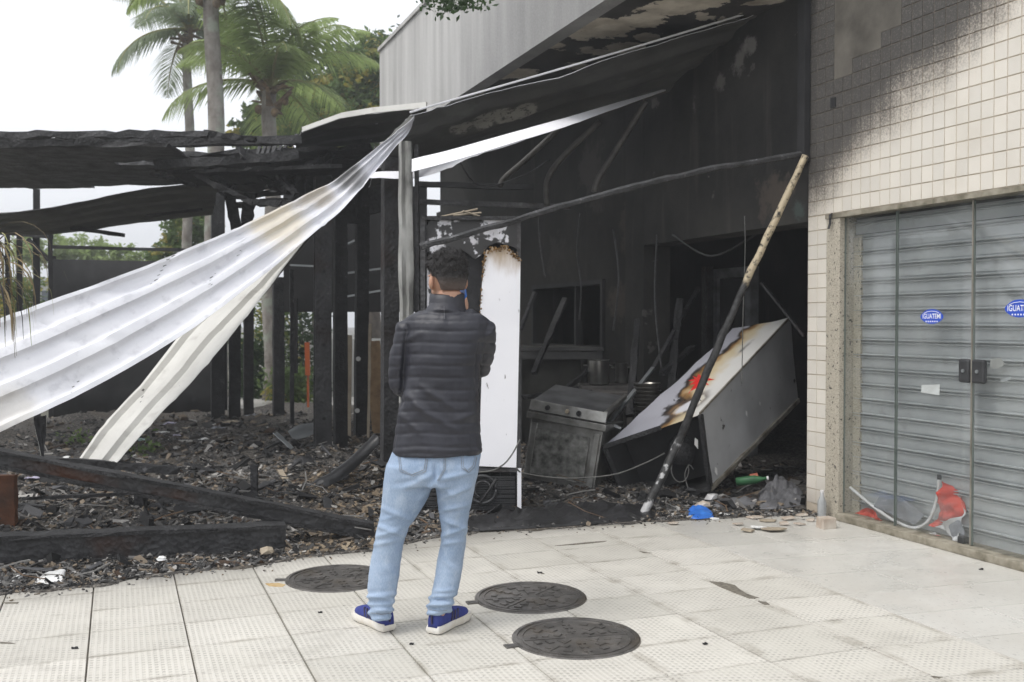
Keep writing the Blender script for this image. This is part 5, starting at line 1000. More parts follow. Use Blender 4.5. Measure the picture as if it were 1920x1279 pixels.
for _ in range(420):      # litter inside the burnt doorway
    t = random.uniform(.05, 2.3); o_ = random.uniform(-1.2, .5); chip(W(t, o_, .03), random.choice([.03, .05, .07]), PAL)
for _ in range(170):      # broken slabs of charcoal and flakes
    b = random.uniform(FB[1], C0.dot(B)); a = front_a(b) + .25 + abs(random.gauss(0, 1)) * 2.2; p = B * b + A * a
    if p.dot(B) > C0.dot(B) - .1 or a > 15: continue
    chip(p + Vector((0, 0, ash_h(b, a) + .03)), random.uniform(.05, .11), [(.02, .02, .02), (.03, .03, .031), (.06, .06, .062), (.12, .12, .125)])
for _ in range(260):      # nails, wires and splinters
    b = random.uniform(FB[1], C0.dot(B)); a = front_a(b) + .05 + abs(random.gauss(0, 1)) * 2.0; p = B * b + A * a
    if p.dot(B) > C0.dot(B) - .1 or a > 15: continue
    rub.c = random.choice([(.03, .03, .03), (.1, .1, .1), (.2, .13, .08), (.35, .34, .32)]); an = random.random() * 6.28; l_ = random.uniform(.08, .32); q0 = p + Vector((0, 0, ash_h(b, a) + .015)); d_ = Vector((math.cos(an), math.sin(an), random.uniform(-.05, .35))) * l_; s2 = Vector((-d_.y, d_.x, 0)) * random.uniform(-.35, .35)
    rub.tube([q0, q0 + d_ * .5 + s2, q0 + d_], random.uniform(.0025, .006), 4)
struct(rub.build('rubble', M_rub, org=(0, 0, 0)), 'stuff')
# individual pieces that can be picked out of the heap
for i in range(25):
    u = 30 + 27 * i + random.uniform(-9, 9); v = random.uniform(830, 990); g_ = G(u, v); b, a = g_.dot(B), g_.dot(A)
    if a < front_a(b) + .15: g_ = G(u, 850); b, a = g_.dot(B), g_.dot(A)
    g_.z = ash_h(b, a) + .02; l_ = random.uniform(.12, .4); an = random.random() * 3.14; q = g_ + Vector((math.cos(an) * l_, math.sin(an) * l_, random.uniform(-.02, .06))); wn = i % 4
    plank('burnt_lath', 'charred lath lying loose in the ash heap, ' + ordw(i), 'lath', g_, q, random.uniform(.02, .05), random.uniform(.012, .025), (M_char, M_charg, M_char, M_tan if i % 8 == 3 else M_charg)[wn], 4, .004, 'burnt laths in the ash heap')

# light scraps lying on the heap
M_lilac = simple('lilac_scrap', (.5, .47, .6), .7, c2=(.35, .33, .42), scale=20); M_teal = simple('teal_scrap', (.3, .42, .4), .7, c2=(.15, .2, .19), scale=20)
for i, (u, v, s_, mt, cw) in enumerate(sorted([(262, 862, .12, M_teal, 'pale teal'), (305, 832, .1, M_paper, 'white'), (318, 815, .14, M_lilac, 'lilac'), (332, 838, .09, M_lilac, 'pale lilac'), (352, 822, .1, M_tan, 'tan'), (410, 830, .12, M_gcloth, 'grey'), (432, 812, .16, M_tan, 'pale brown'), (470, 800, .12, M_gcloth, 'dull grey'), (118, 902, .09, M_paper, 'off-white'), (60, 930, .08, M_lilac, 'greyish lilac'), (95, 918, .1, M_gcloth, 'bluish grey'), (382, 846, .08, M_paper, 'small white')], key=lambda t: t[0])):
    g_ = G(u, v); b_, a_ = g_.dot(B), g_.dot(A); g_.z = ash_h(b_, a_) + .03; n = 9; vs_ = []; an = random.random() * 3
    for ii in range(n):
        for jj in range(n):
            x, y = (ii / (n - 1) - .5) * s_ * 1.3, (jj / (n - 1) - .5) * s_; e_ = 1 - .35 * abs(noise.noise(Vector((ii * .9, jj * .9, i)))); q = Vector((x * e_, y * e_, .0)); q.rotate(Matrix.Rotation(an, 3, 'Z')); vs_.append(g_ + q + Vector((0, 0, s_ * .35 * abs(noise.noise(Vector((x * 14, y * 14, i * 3.3)))) + .004)))
    m = MB(); m.add(vs_, [(ii * n + jj, (ii + 1) * n + jj, (ii + 1) * n + jj + 1, ii * n + jj + 1) for ii in range(n - 1) for jj in range(n - 1)]); o_ = m.build('paper_scrap', mt); md = o_.modifiers.new('thick', 'SOLIDIFY'); md.thickness = .003
    tag(o_, cw + ' crumpled scrap on the ash heap, ' + ordw(i).replace('from the left', 'scrap from the left'), 'scrap', 'light scraps on the ash heap')
# ================================================================= background
def palm(label, u, v_crown, Y, rtrunk, nf, L_, mat, v_base=760, seed=0, tilt=0.0, lean=0):
    random.seed(seed); top = P(u, v_crown, Y); base = Vector((P(u - lean, 600, Y).x, Y, 0)); th_ = thing('palm_tree', label, 'palm tree', base, 'palm trees behind the ruin')
    m = MB(); pts = [base.lerp(top, k / 12) + Vector((.04 * math.sin(k), .03 * math.cos(k * 1.3), 0)) for k in range(13)]; m.tube(pts, [rtrunk * (1.25 - .25 * k / 12 + (.25 if k == 0 else 0)) for k in range(13)], 12); m.build('trunk', M_bark, th_, smooth=True)
    for k in range(14):
        a = k * 2.4; m = MB(); p = top + Vector((math.cos(a) * rtrunk * .8, math.sin(a) * rtrunk * .8, random.uniform(-.35, .1))); q = p + Vector((math.cos(a) * .28, math.sin(a) * .28, random.uniform(-.1, .35))); m.bar(p, q, .12, .05, seg=2, jit=.015, taper=.5); m.build('husk', M_husk, th_)
    for k in range(5):
        a = k * 1.3; m = MB(); c = top + Vector((math.cos(a) * (rtrunk + .12), math.sin(a) * (rtrunk + .12), -.15 - .06 * k)); m.lathe(c, [(.001, -.09), (.05, -.06), (.065, 0), (.05, .05), (.001, .08)], 10); m.build('coconut', M_husk, th_, smooth=True)
    for k in range(nf):
        a = 2 * math.pi * k / nf + random.uniform(-.2, .2) + seed; el = random.uniform(-.15, 1.1) if k % 3 else random.uniform(.5, 1.35); ln = L_ * random.uniform(.85, 1.1); h = Vector((math.cos(a), math.sin(a), 0)); pts = []; p = top + Vector((0, 0, .12)); e_ = el
        for j in range(15): pts.append(p.copy()); p = p + (h * math.cos(e_) + Vector((0, 0, math.sin(e_)))) * (ln / 14); e_ -= (.035 + .085 * j / 14) * (1.15 + .4 * random.random())
        m = MB(); m.tube(pts, [.035 * (1 - .85 * j / 14) for j in range(15)], 5, m=0)
        side = Vector((-h.y, h.x, 0))
        for j in range(2, 15):
            for s_ in (-1, 1):
                for sub in range(5):
                    kx = j - 1 + sub / 5
                    if kx >= 14: continue
                    i0 = int(kx); c = pts[i0].lerp(pts[min(i0 + 1, 14)], kx - i0); fw = (pts[min(i0 + 1, 14)] - pts[i0]).normalized(); ll = ln * .32 * math.sin(math.pi * min(1, (kx / 14) * .86 + .12)) * random.uniform(.8, 1.1)
                    d = (side * s_ + fw * .75 + Vector((0, 0, random.uniform(-.55, -.15)))).normalized(); up_ = fw.cross(d).normalized(); w = .012 + .008 * random.random(); e2 = c + d * ll + Vector((0, 0, -ll * .3)); md = c + d * ll * .5
                    m.add([c - fw * w * .5, c + fw * w * .5, md + fw * w, e2, md - fw * w], [(0, 1, 2, 4), (4, 2, 3)], 1)
        m.build('frond', [M_pstem, mat], th_)
    return th_
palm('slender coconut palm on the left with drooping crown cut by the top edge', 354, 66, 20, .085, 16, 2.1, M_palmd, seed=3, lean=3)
palm('taller palm trunk right of the slender palm, crown above the picture', 400, -34, 15.5, .115, 14, 1.8, M_palm, seed=5, lean=-4)
palm('full green coconut palm with its crown above the arched sheet', 508, 172, 17, .12, 18, 2.0, M_palm, seed=8)
random.seed(21)
def tree(name, label, u, vb, Y, blobs, mat, nleaf, lsize, trunk_r, cat='tree', base_z=0, grp=None):
    base = Vector((P(u, 600, Y).x, Y, base_z)); th_ = thing(name, label, cat, base, grp); cs = [(P(bu, bv, Y + dy), r) for bu, bv, dy, r in blobs]
    cen = sum((c for c, r in cs), Vector()) / len(cs)
    m = MB(); fork = base.lerp(cen, .45); m.tube([base, base.lerp(fork, .5) + Vector((.06, 0, 0)), fork], [trunk_r * 1.3, trunk_r, trunk_r * .8], 9)
    for c, r in cs: mid = fork.lerp(c, .5) + Vector((random.gauss(0, .1), random.gauss(0, .1), .1)); m.tube([fork, mid, c], [trunk_r * .5, trunk_r * .32, trunk_r * .12], 6)
    m.build('trunk', M_trunk, th_, smooth=True)
    m = MB(); tot = sum(r ** 2 for c, r in cs)
    for c, r in cs:
        n = int(nleaf * r * r / tot); cl = [Vector((random.gauss(0, 1), random.gauss(0, 1), random.gauss(0, 1))).normalized() * r * random.uniform(.35, 1.0) for _ in range(max(6, n // 26))]; pts = []
        for _ in range(n): q = random.choice(cl); pts.append(c + q + Vector((random.gauss(0, .13), random.gauss(0, .13), random.gauss(0, .1))) * max(.35, r))
        leaves(m, pts, lsize, 0, .5)
    m.build('crown', mat, th_); return th_
tree('broadleaf_tree', 'broad green tree filling the gap between the palms and the grey fascia', 590, 300, 22, [(480, 235, 0, .5), (540, 215, .3, .7), (600, 180, 0, .9), (650, 150, .3, .9), (700, 105, 0, .6), (715, 180, .2, .9), (650, 230, 0, 1.0), (570, 250, 0, .9), (700, 230, 1, .9), (470, 250, .5, .5)], M_leaf, 15000, .17, .18)
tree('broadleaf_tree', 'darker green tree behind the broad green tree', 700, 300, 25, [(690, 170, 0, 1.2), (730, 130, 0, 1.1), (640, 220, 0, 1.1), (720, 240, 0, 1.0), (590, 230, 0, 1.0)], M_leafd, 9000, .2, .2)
tree('broadleaf_tree', 'small light green tree seen under the left roof', 340, 450, 21, [(330, 440, 0, .38), (355, 425, .2, .42), (375, 455, 0, .45), (310, 470, 0, .35), (380, 430, 0, .4), (345, 480, 0, .45)], M_leaf, 5000, .12, .08)
tree('broadleaf_tree', 'low yellow-green trees glimpsed above the black awning', 150, 480, 30, [(110, 470, 0, .5), (150, 472, 0, .55), (190, 476, 0, .5), (230, 480, 0, .45), (60, 470, 0, .6), (270, 486, 0, .4)], M_palm, 6000, .15, .1)
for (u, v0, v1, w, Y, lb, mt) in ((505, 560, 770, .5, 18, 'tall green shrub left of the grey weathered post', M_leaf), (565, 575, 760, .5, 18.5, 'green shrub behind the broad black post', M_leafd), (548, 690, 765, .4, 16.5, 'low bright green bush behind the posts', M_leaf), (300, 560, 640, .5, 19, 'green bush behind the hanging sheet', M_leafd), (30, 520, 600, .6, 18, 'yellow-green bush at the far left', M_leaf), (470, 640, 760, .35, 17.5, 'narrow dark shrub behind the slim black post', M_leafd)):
    z0 = P(u, v1, Y); zt_ = P(u, v0, Y); b_ = Vector((z0.x, Y, 0)); th_ = thing('shrub', lb, 'shrub', b_); m = MB(); m.tube([b_, b_ + Vector((.03, 0, zt_.z * .8))], [.03, .012], 6); m.build('stem', M_trunk, th_); m = MB(); pts = [b_ + Vector((random.gauss(0, w * .45), random.gauss(0, w * .4), random.uniform(max(.0, z0.z - .1), zt_.z))) for _ in range(1500)]; leaves(m, pts, .13, 0, .4); m.build('foliage', mt, th_)
# branch tip hanging in from above: a street tree whose trunk stands outside the frame
brt = thing('street_tree', 'leafy twig of a street tree hanging in at the top edge', 'tree', Vector((-5.2, 4.0, 0)))
m = MB(); tip = P(850, 8, 7.2); m.tube(crom([Vector((-5.2, 4.0, 0)), Vector((-5.1, 4.1, 2.6)), Vector((-4.4, 4.6, 4.4)), Vector((-2.4, 5.8, 5.2)), Vector((-1.0, 6.9, 4.9)), tip + Vector((0, 0, .25))], 40), [.16 * (1 - i / 41) + .008 for i in range(41)], 9); m.build('trunk', M_trunk, brt, smooth=True)
m = MB(); pts = [P(u + random.gauss(0, 16), v + random.gauss(0, 7) - 4, 7.2 + random.gauss(0, .12)) for u, v in ((818, 2), (835, 8), (850, 12), (865, 10), (880, 14), (890, 4), (822, 22), (850, -12), (870, -10)) for _ in range(42)] + [Vector((random.gauss(-2.2, .9), random.gauss(5.8, .5), random.gauss(5.9, .25))) for _ in range(900)]; leaves(m, pts, .05, 0, .55, .4); m.build('crown', M_leafd, brt)
# dry drooping plant at the left edge
dp = thing('dry_plant', 'dry drooping long-leaved plant at the left edge in front of the hanging sheet', 'plant', Vector((P(-15, 600, 5.2).x - .32, 5.2, 0)))
hd = P(-12, 478, 5.2); m = MB(); m.tube(crom([Vector((hd.x - .32, 5.2, 0)), Vector((hd.x - .3, 5.2, .7)), Vector((hd.x - .2, 5.2, 1.3)), hd], 12), .04, 8); m.build('stem', M_bark, dp)
for i in range(110):
    a = random.random() * 6.28; ln = random.uniform(.25, .52); h = Vector((math.cos(a), math.sin(a), 0)); e_ = random.uniform(-.6, 1.2); p = hd + Vector((0, 0, random.uniform(-.22, .1))); pts = []
    for j in range(8): pts.append(p.copy()); p = p + (h * math.cos(e_) + Vector((0, 0, math.sin(e_)))) * ln / 7; e_ -= .33 + .1 * random.random(); e_ = max(e_, -1.5)
    m = MB(); s_ = Vector((-h.y, h.x, .2)).normalized(); w = random.uniform(.005, .010); vv = []
    for j, q in enumerate(pts): ww = w * (1 - j / 8.2); vv += [q - s_ * ww, q + s_ * ww]
    m.add(vv, [(2 * j, 2 * j + 1, 2 * j + 3, 2 * j + 2) for j in range(7)]); m.build('leaf', random.choice([M_dry, M_dry, M_pstem, M_char]), dp)
# black awning, far frame, white house, distant tower, kerb
aw = thing('black_awning', 'black cloth screen standing behind the hanging sheet at the left', 'screen', Vector((P(200, 600, 14.5).x, 14.5, 0)))
m = MB(); x0, x1 = P(98, 600, 14.5).x, P(420, 600, 14.5).x; n = 30; z1 = P(0, 486, 14.5).z; z0 = .02; vs_ = []
for i in range(n + 1):
    for j in range(7): k = i / n; vs_.append(Vector((x0 + (x1 - x0) * k, 14.5 + .05 * noise.noise(Vector((k * 14, j * .4, 0))), z0 + (z1 - z0) * j / 6 - .05 * k * (j / 6))))
m.add(vs_, [(i * 7 + j, (i + 1) * 7 + j, (i + 1) * 7 + j + 1, i * 7 + j + 1) for i in range(n) for j in range(6)]); o = m.build('cloth', M_black, aw, smooth=True); md = o.modifiers.new('thick', 'SOLIDIFY'); md.thickness = .01
for x in (x0, x1): m = MB(); m.bar(Vector((x, 14.56, 0)), Vector((x, 14.56, z1 + .05)), .05, .05); m.build('pole', M_black, aw)
plank('far_rail', 'thin black rail above the black cloth screen', 'rail', P(95, 463, 15.5), P(385, 470, 15.5), .05, .05, M_black); plank('far_rail', 'short black rafter end under the left roof', 'rail', P(135, 428, 12.9), P(232, 441, 12.6), .05, .05, M_black); plank('far_rail', 'thin black rail joining the far left posts', 'rail', P(0, 436, 14.6), P(97, 444, 14.3), .06, .06, M_black); plank('far_rail', 'black diagonal brace between the far left posts', 'rail', P(52, 448, 14.4), P(92, 488, 14.4), .05, .05, M_black)
plank('far_rail', 'long pale lath jutting out under the left roof', 'rail', P(275, 405, 12.3), P(378, 393, 12.2), .05, .03, M_charg)
hs_ = thing('white_house', 'low white building far behind the left posts', 'building', Vector((P(80, 600, 34).x, 34, 0)))
def hb(u0, u1, v0, Y, d, name, mat, z0=0.0):
    x0, x1 = P(u0, 600, Y).x, P(u1, 600, Y).x; z1 = P(0, v0, Y).z; m = MB(); m.box(((x0 + x1) / 2, Y + d / 2, (z0 + z1) / 2), (x1 - x0, d, z1 - z0)); return m.build(name, mat, hs_)
hb(-200, 330, 530, 34, 6, 'wall', M_render); hb(-210, 340, 522, 33.8, 6.4, 'roof', M_tower, z0=P(0, 529.5, 34).z)
for u in (20, 78, 140, 230): hb(u, u + 14, 545, 33.95, .2, 'window', M_pane, z0=P(0, 572, 34).z)
tw_ = thing('distant_tower', 'hazy grey apartment tower far behind the small tree', 'building', Vector((P(330, 600, 160).x, 160, 0))); x0, x1 = P(322, 600, 160).x, P(338, 600, 160).x; z1 = P(0, 385, 160).z; m = MB(); m.box(((x0 + x1) / 2, 163, z1 / 2), (x1 - x0, 6, z1)); m.build('wall', M_tower, tw_)
for i in range(7):
    for j in range(2): m = MB(); m.box((x0 + (x1 - x0) * (.3 + .4 * j), 159.97, z1 - 1.2 - i * 2.4), (.35, .1, 1.2)); m.build('window', M_pane, tw_)
wl_ = MB(); a_, b_ = P(440, 760, 19), P(760, 760, 19); wl_.box(((a_.x + b_.x) / 2, 19.2, .55), (b_.x - a_.x, .2, 1.1)); tag(wl_.build('garden_wall', M_render), 'low white garden wall behind the green shrubs', 'wall')
kb = MB(); a_, b_ = P(300, 760, 16), P(800, 760, 15.4); kb.box(((a_.x + b_.x) / 2, 16.4, .03), (b_.x - a_.x, 2.6, .12)); struct(kb.build('rear_path', simple('pale_path', (.4, .39, .37), .9, c2=(.3, .29, .27), scale=2), org=None))
m = MB(); q = P(577, 660, 15); m.bar(Vector((q.x, 15, .62)), P(576, 642, 15), .07, .04); m.bar(Vector((q.x, 15.02, .0)), Vector((q.x, 15.02, .62)), .03, .03); tag(m.build('orange_barrier', M_orange), 'orange plastic upright behind the broad black post', 'barrier')
# ================================================================= the person
random.seed(99)
MY = 4.56
def PM(u, v, dy=0.0): return P(u, v, MY + dy)
PX = MY / F
man = thing('person', 'man seen from behind in a black quilted jacket, light blue jeans and blue trainers', 'person', Vector((P(780, 1180, MY).x, MY, 0)))
def remesh(m, voxel, smooth=4, lam=.5):
    me = bpy.data.meshes.new('tmp'); me.from_pydata(m.v, [], m.f); bm = bmesh.new(); bm.from_mesh(me); bmesh.ops.recalc_face_normals(bm, faces=bm.faces); bm.to_mesh(me); bm.free()
    ob = bpy.data.objects.new('tmp', me); COL.objects.link(ob); md = ob.modifiers.new('r', 'REMESH'); md.mode = 'VOXEL'; md.voxel_size = voxel; md.adaptivity = 0
    s_ = ob.modifiers.new('s', 'SMOOTH'); s_.factor = lam; s_.iterations = smooth
    dg = bpy.context.evaluated_depsgraph_get(); out = bpy.data.meshes.new_from_object(ob.evaluated_get(dg)); bpy.data.objects.remove(ob); return out
def arr(me):
    co = np.empty(len(me.vertices) * 3, np.float32); me.vertices.foreach_get('co', co); nm = np.empty(len(me.vertices) * 3, np.float32); me.vertex_normals.foreach_get('vector', nm); return co.reshape(-1, 3).astype(float), nm.reshape(-1, 3).astype(float)
def setco(me, co): me.vertices.foreach_set('co', co.astype(np.float32).ravel()); me.update()
def project(co):
    d = co - np.array(CAM); f = np.array(_fw); u_ = np.array(_up); dep = d @ f; return CU + F * d[:, 0] / dep, CV - F * (d @ u_) / dep
def finish(me, name, mat, parent):
    o0 = ORG[parent.name]; co, _ = arr(me); setco(me, co - np.array(o0)); me.materials.clear(); me.materials.append(mat); me.polygons.foreach_set('use_smooth', [True] * len(me.polygons)); me.name = name
    ob = bpy.data.objects.new(name, me); COL.objects.link(ob); ob.parent = parent; ORG[ob.name] = o0; return ob
def ell(m, rows, n=28, p=2.4):
    """rows: (v, uL, uR, dy centre, half depth)"""
    rings = []
    for v, ul, ur, dy, hd in rows:
        c = PM((ul + ur) / 2, v, dy); hw = (ur - ul) / 2 * (MY + dy) / F; ring = []
        for j in range(n):
            a = 2 * math.pi * j / n; ca, sa = math.cos(a), math.sin(a); ring.append(c + Vector((hw * math.copysign(abs(ca) ** (2 / p), ca), hd * math.copysign(abs(sa) ** (2 / p), sa), 0)))
        rings.append(ring)
    m.loft(rings); return m
def limb(m, pts, rs, n=16):
    m.tube(pts, rs, n); 
    for p, r in ((pts[0], rs[0]), (pts[-1], rs[-1])): sph(m, p, r * .98)
def sph(m, c, r, sc=(1, 1, 1), M_=None):
    bm = bmesh.new(); bmesh.ops.create_icosphere(bm, subdivisions=3, radius=1.0); vv = []
    for v in bm.verts: q = Vector((v.co.x * r * sc[0], v.co.y * r * sc[1], v.co.z * r * sc[2])); vv.append(Vector(c) + (M_ @ q if M_ is not None else q))
    bm.verts.index_update(); m.add(vv, [tuple(x.index for x in f.verts) for f in bm.faces]); bm.free()
# ---- arm joints (left / right as seen in the picture)
Lsh, Lel, Lwr = PM(768, 618, .0), PM(752, 722, .02), PM(812, 712, .24)
Rsh, Rel, Rwr = PM(903, 618, .0), PM(899, 688, .17), PM(867, 592, .25)
YAW = R(30); HF = Vector((-math.sin(YAW), math.cos(YAW), 0)); HS = Vector((math.cos(YAW), math.sin(YAW), 0)); HU = Vector((0, 0, 1))
chin = PM(838, 575, .02); chin.z = 1.503
def hp(s_, f_, h_): return chin + HS * s_ + HF * f_ + HU * h_
# ---- body
b = MB(); rings = []
for h_, w, yf, yb in ((-.004, .02, .07, .03), (0.0, .034, .086, .01), (.02, .047, .092, -.01), (.045, .057, .093, -.04), (.07, .064, .091, -.065), (.095, .069, .088, -.083), (.12, .072, .085, -.094), (.15, .075, .09, -.100), (.18, .073, .084, -.098), (.205, .063, .066, -.084), (.222, .046, .045, -.062), (.232, .022, .02, -.03)):
    cy, hd = (yf + yb) / 2, (yf - yb) / 2; rings.append([hp(w * math.cos(a), cy + hd * math.sin(a), h_) for a in [2 * math.pi * j / 28 for j in range(28)]])
b.loft(rings)
b.tube([hp(0, -.035, -.12), hp(0, -.03, -.04), hp(0, -.02, .06)], [.07, .064, .058], 20)
sph(b, hp(0, .098, .088), .014, (1, 1.1, 1)); b.tube([hp(0, .09, .125), hp(0, .105, .092)], [.009, .013], 10); sph(b, hp(0, .09, .055), .02, (1.3, .5, .5)); sph(b, hp(0, .082, .015), .022, (1.2, .8, .8)); sph(b, hp(0, .08, .14), .03, (1.9, .5, .35))
for s_ in (-1, 1):
    Me = Matrix(((HS.x, HF.x, 0), (HS.y, HF.y, 0), (0, 0, 1))); sph(b, hp(s_ * .084, -.010, .105), .033, (.36, .66, 1.0), Me @ Matrix.Rotation(s_ * .35, 3, 'Z')); sph(b, hp(s_ * .074, -.002, .085), .014, (.6, .8, 1.1), Me)
ell(b, [(590, 790, 880, 0, .07), (620, 768, 905, 0, .09), (700, 772, 890, .01, .1), (780, 768, 885, .01, .095), (840, 760, 885, .01, .1), (880, 750, 892, .01, .105)])
for S_, E_, W_ in ((Lsh, Lel, Lwr), (Rsh, Rel, Rwr)): limb(b, [S_, S_.lerp(E_, .5), E_], [.045, .042, .036]); limb(b, [E_, E_.lerp(W_, .5), W_], [.036, .034, .025])
def hand(m, wr, d, palm_n, curl):
    """palm block, four fingers of unequal length curling towards -palm_n, thumb from the side"""
    d = d.normalized(); n_ = (palm_n - d * palm_n.dot(d)).normalized(); s_ = d.cross(n_)
    m.tube([wr - d * .02, wr + d * .02, wr + d * .05, wr + d * .085], [.026, .032, .038, .036], 12)
    for k, (off, ln) in enumerate(((-.030, .066), (-.010, .076), (.010, .072), (.029, .056))):
        p = wr + d * .082 + s_ * off; pts = [p]; ang = .25
        for j in range(3): pts.append(pts[-1] + (d * math.cos(ang) - n_ * math.sin(ang)) * ln * (.45, .32, .25)[j]); ang += curl
        m.tube(pts, [.0095, .009, .0082, .007], 8); sph(m, pts[-1], .0068)
    p = wr + d * .03 - s_ * .032; q = p - s_ * .03 + d * .028 - n_ * .012; r_ = q + d * .028 - n_ * .014 + s_ * .006; m.tube([p, q, r_], [.013, .0105, .0085], 8); sph(m, r_, .0082)
hand(b, Lwr, Vector((.8, .15, .25)), Vector((0, 1, .1)), .55); hand(b, Rwr, Vector((-.14, -.15, 1)), Vector((.9, .3, 0)), .5)
LEGL = [(850, 772, .0, .095), (905, 766, .005, .088), (960, 748, .01, .07), (1000, 733, .015, .06), (1050, 724, .02, .058), (1100, 717, .0, .05), (1150, 713, -.01, .042)]
LEGR = [(850, 855, .0, .09), (905, 856, .005, .085), (960, 853, .015, .068), (1000, 852, .02, .058), (1050, 845, .03, .056), (1100, 838, .01, .048), (1150, 822, -.005, .042)]
for LG in (LEGL, LEGR): limb(b, [PM(u, v, dy) for v, u, dy, r in LG], [r * .72 for v, u, dy, r in LG])
k = MT('skin', .5, 0, .4); zc_ = k.noise(9, 4, k.pos); k.color(k.ramp(zc_, [(.3, (.40, .225, .15)), (.7, (.50, .295, .205))])); k.b.inputs['Subsurface Weight'].default_value = .08; M_skinp = k.m
finish(remesh(b, .0048, 3), 'body', M_skinp, man)
for s_ in (-1, 1):
    m = MB(); sph(m, hp(s_ * .031, .076, .118), .0125); m.build('eye', M_wcloth, man, smooth=True); m = MB(); sph(m, hp(s_ * .031, .0855, .118), .006); m.build('iris', M_char, bpy.data.objects[man.children[-1].name] if False else man, smooth=True)
    m = MB(); m.tube([hp(s_ * .014, .092, .138), hp(s_ * .032, .093, .143), hp(s_ * .05, .08, .137)], [.003, .004, .002], 6); m.build('eyebrow', M_black, man)
# ---- hair: cap with tufts
hr = MB(); rings = []
for h_, w, yf, yb in ((.07, .058, -.035, -.08), (.095, .068, -.03, -.093), (.125, .0755, .0, -.102), (.15, .0815, .05, -.107), (.165, .083, .078, -.109), (.185, .0825, .096, -.108), (.21, .077, .09, -.1), (.232, .062, .07, -.083), (.246, .042, .045, -.058), (.254, .014, .015, -.02)):
    cy, hd = (yf + yb) / 2, (yf - yb) / 2; rings.append([hp(w * math.cos(a), cy + hd * math.sin(a), h_) for a in [2 * math.pi * j / 40 for j in range(40)]])
hr.loft(rings); me = remesh(hr, .005, 2); co, nm = arr(me)
hz = co[:, 2] - chin.z
d = np.array([noise.fractal(Vector(c) * 55, 1, 2, 3) + .8 * noise.noise(Vector(c) * 28) for c in co]); setco(me, co + nm * (d * .012 * np.clip((hz - .09) / .09, .12, 1.0))[:, None])
k = MT('black_hair', .55, 0, .35); zz = k.sep(k.pos)[2]; nz = k.noise(120, 4, k.pos); c = k.ramp(nz, [(.35, (.012, .011, .011)), (.7, (.05, .046, .045))]); fade = k.sstep(k.math('ADD', zz, k.math('MULTIPLY', nz, .03)), chin.z + .155, chin.z + .09)
c = k.mix(k.math('MULTIPLY', fade, .55), c, (.16, .115, .095)); M_hair = k.color(c).bump(nz, .6, .004).m
hair = finish(me, 'hair', M_hair, man); co2, nm2 = arr(me)
st = MB(); idx = [i for i in range(len(co2)) if hz[i] > .135]
o0 = ORG[man.name]
for _ in range(9000):
    i = random.choice(idx); p = Vector(co2[i]) + o0; n_ = Vector(nm2[i]); t = n_.orthogonal().normalized(); t.rotate(Matrix.Rotation(random.random() * 6.28, 3, n_)); ln = random.uniform(.009, .022) * (1 if hz[i] > .17 else .55); w = t.cross(n_) * .0009
    q1 = p + (n_ * .6 + t * .6) * ln * .6; q2 = p + (n_ * .45 + t * 1.3) * ln; st.add([p - w, p + w, q1 + w, q1 - w, q2], [(0, 1, 2, 3), (3, 2, 4)])
struct(st.build('hair_strand', M_hair, hair), 'stuff')
# ---- jacket
j = MB()
ell(j, [(586, 780, 890, .0, .085), (592, 768, 905, .0, .10), (604, 760, 916, .0, .118), (625, 762, 914, .0, .130), (660, 766, 906, .005, .138), (700, 762, 899, .01, .140), (740, 754, 897, .01, .138), (780, 746, 899, .01, .138), (815, 741, 903, .01, .140), (838, 737, 904, .01, .143), (850, 737, 902, .01, .142)], 40, 2.5)
j.tube([PM(835, 590, .0), PM(836, 572, .008)], [.1, .074], 24)
limb(j, [PM(792, 604, .0), Lsh + Vector((.0, 0, -.005)), Lsh.lerp(Lel, .5) + Vector((-.012, 0, 0)), Lel], [.055, .066, .062, .054], 20); limb(j, [Lel, Lel.lerp(Lwr, .5), Lwr], [.054, .05, .043], 20)
limb(j, [PM(880, 602, .0), Rsh + Vector((.004, 0, -.005)), Rsh.lerp(Rel, .5) + Vector((.006, -.01, 0)), Rel], [.055, .066, .064, .056], 20); limb(j, [Rel, Rel.lerp(Rwr, .5), Rwr], [.056, .052, .044], 20)
me = remesh(j, .0065, 5); co, nm = arr(me); uu, vv = project(co)
seam_v = [586, 601, 620, 643, 665, 686, 708, 731, 752, 772, 793, 813, 838, 851]
tilt = (uu - 830) * .03 * np.where(uu > 860, -.6, .35); vt = vv + tilt + 1.5 * np.sin(uu * .05)
nzs = np.array([noise.noise(Vector((c[0] * 14, 3, c[2] * 6))) for c in co]); ds = np.min(np.abs(vt[:, None] - np.array(seam_v)[None, :]), axis=1)
ds = ds + .8 * nzs; puff = np.clip(ds / 5.0, 0, 1) ** .55; nz1 = np.array([noise.noise(Vector((c[0] * 38, c[1] * 38, c[2] * 9))) for c in co]); nz2 = np.array([noise.fractal(Vector(c) * 7, 1, 2, 3) for c in co])
disp = puff * .0050 - .0035 + nz1 * .003 * (1.25 - puff * .6) + nz2 * .006
def ridge(u0, v0, u1, v1, wd, am, g=1.45):
    am = am * g
    dx, dy_ = u1 - u0, v1 - v0; L2 = dx * dx + dy_ * dy_; t = np.clip(((uu - u0) * dx + (vv - v0) * dy_) / L2, 0, 1); dd = np.hypot(uu - u0 - t * dx, vv - v0 - t * dy_); return am * np.exp(-(dd / wd) ** 2) * np.sin(np.pi * np.clip(t * .9 + .05, 0, 1)) ** .5
back = np.clip(-nm[:, 1] * 2, 0, 1)
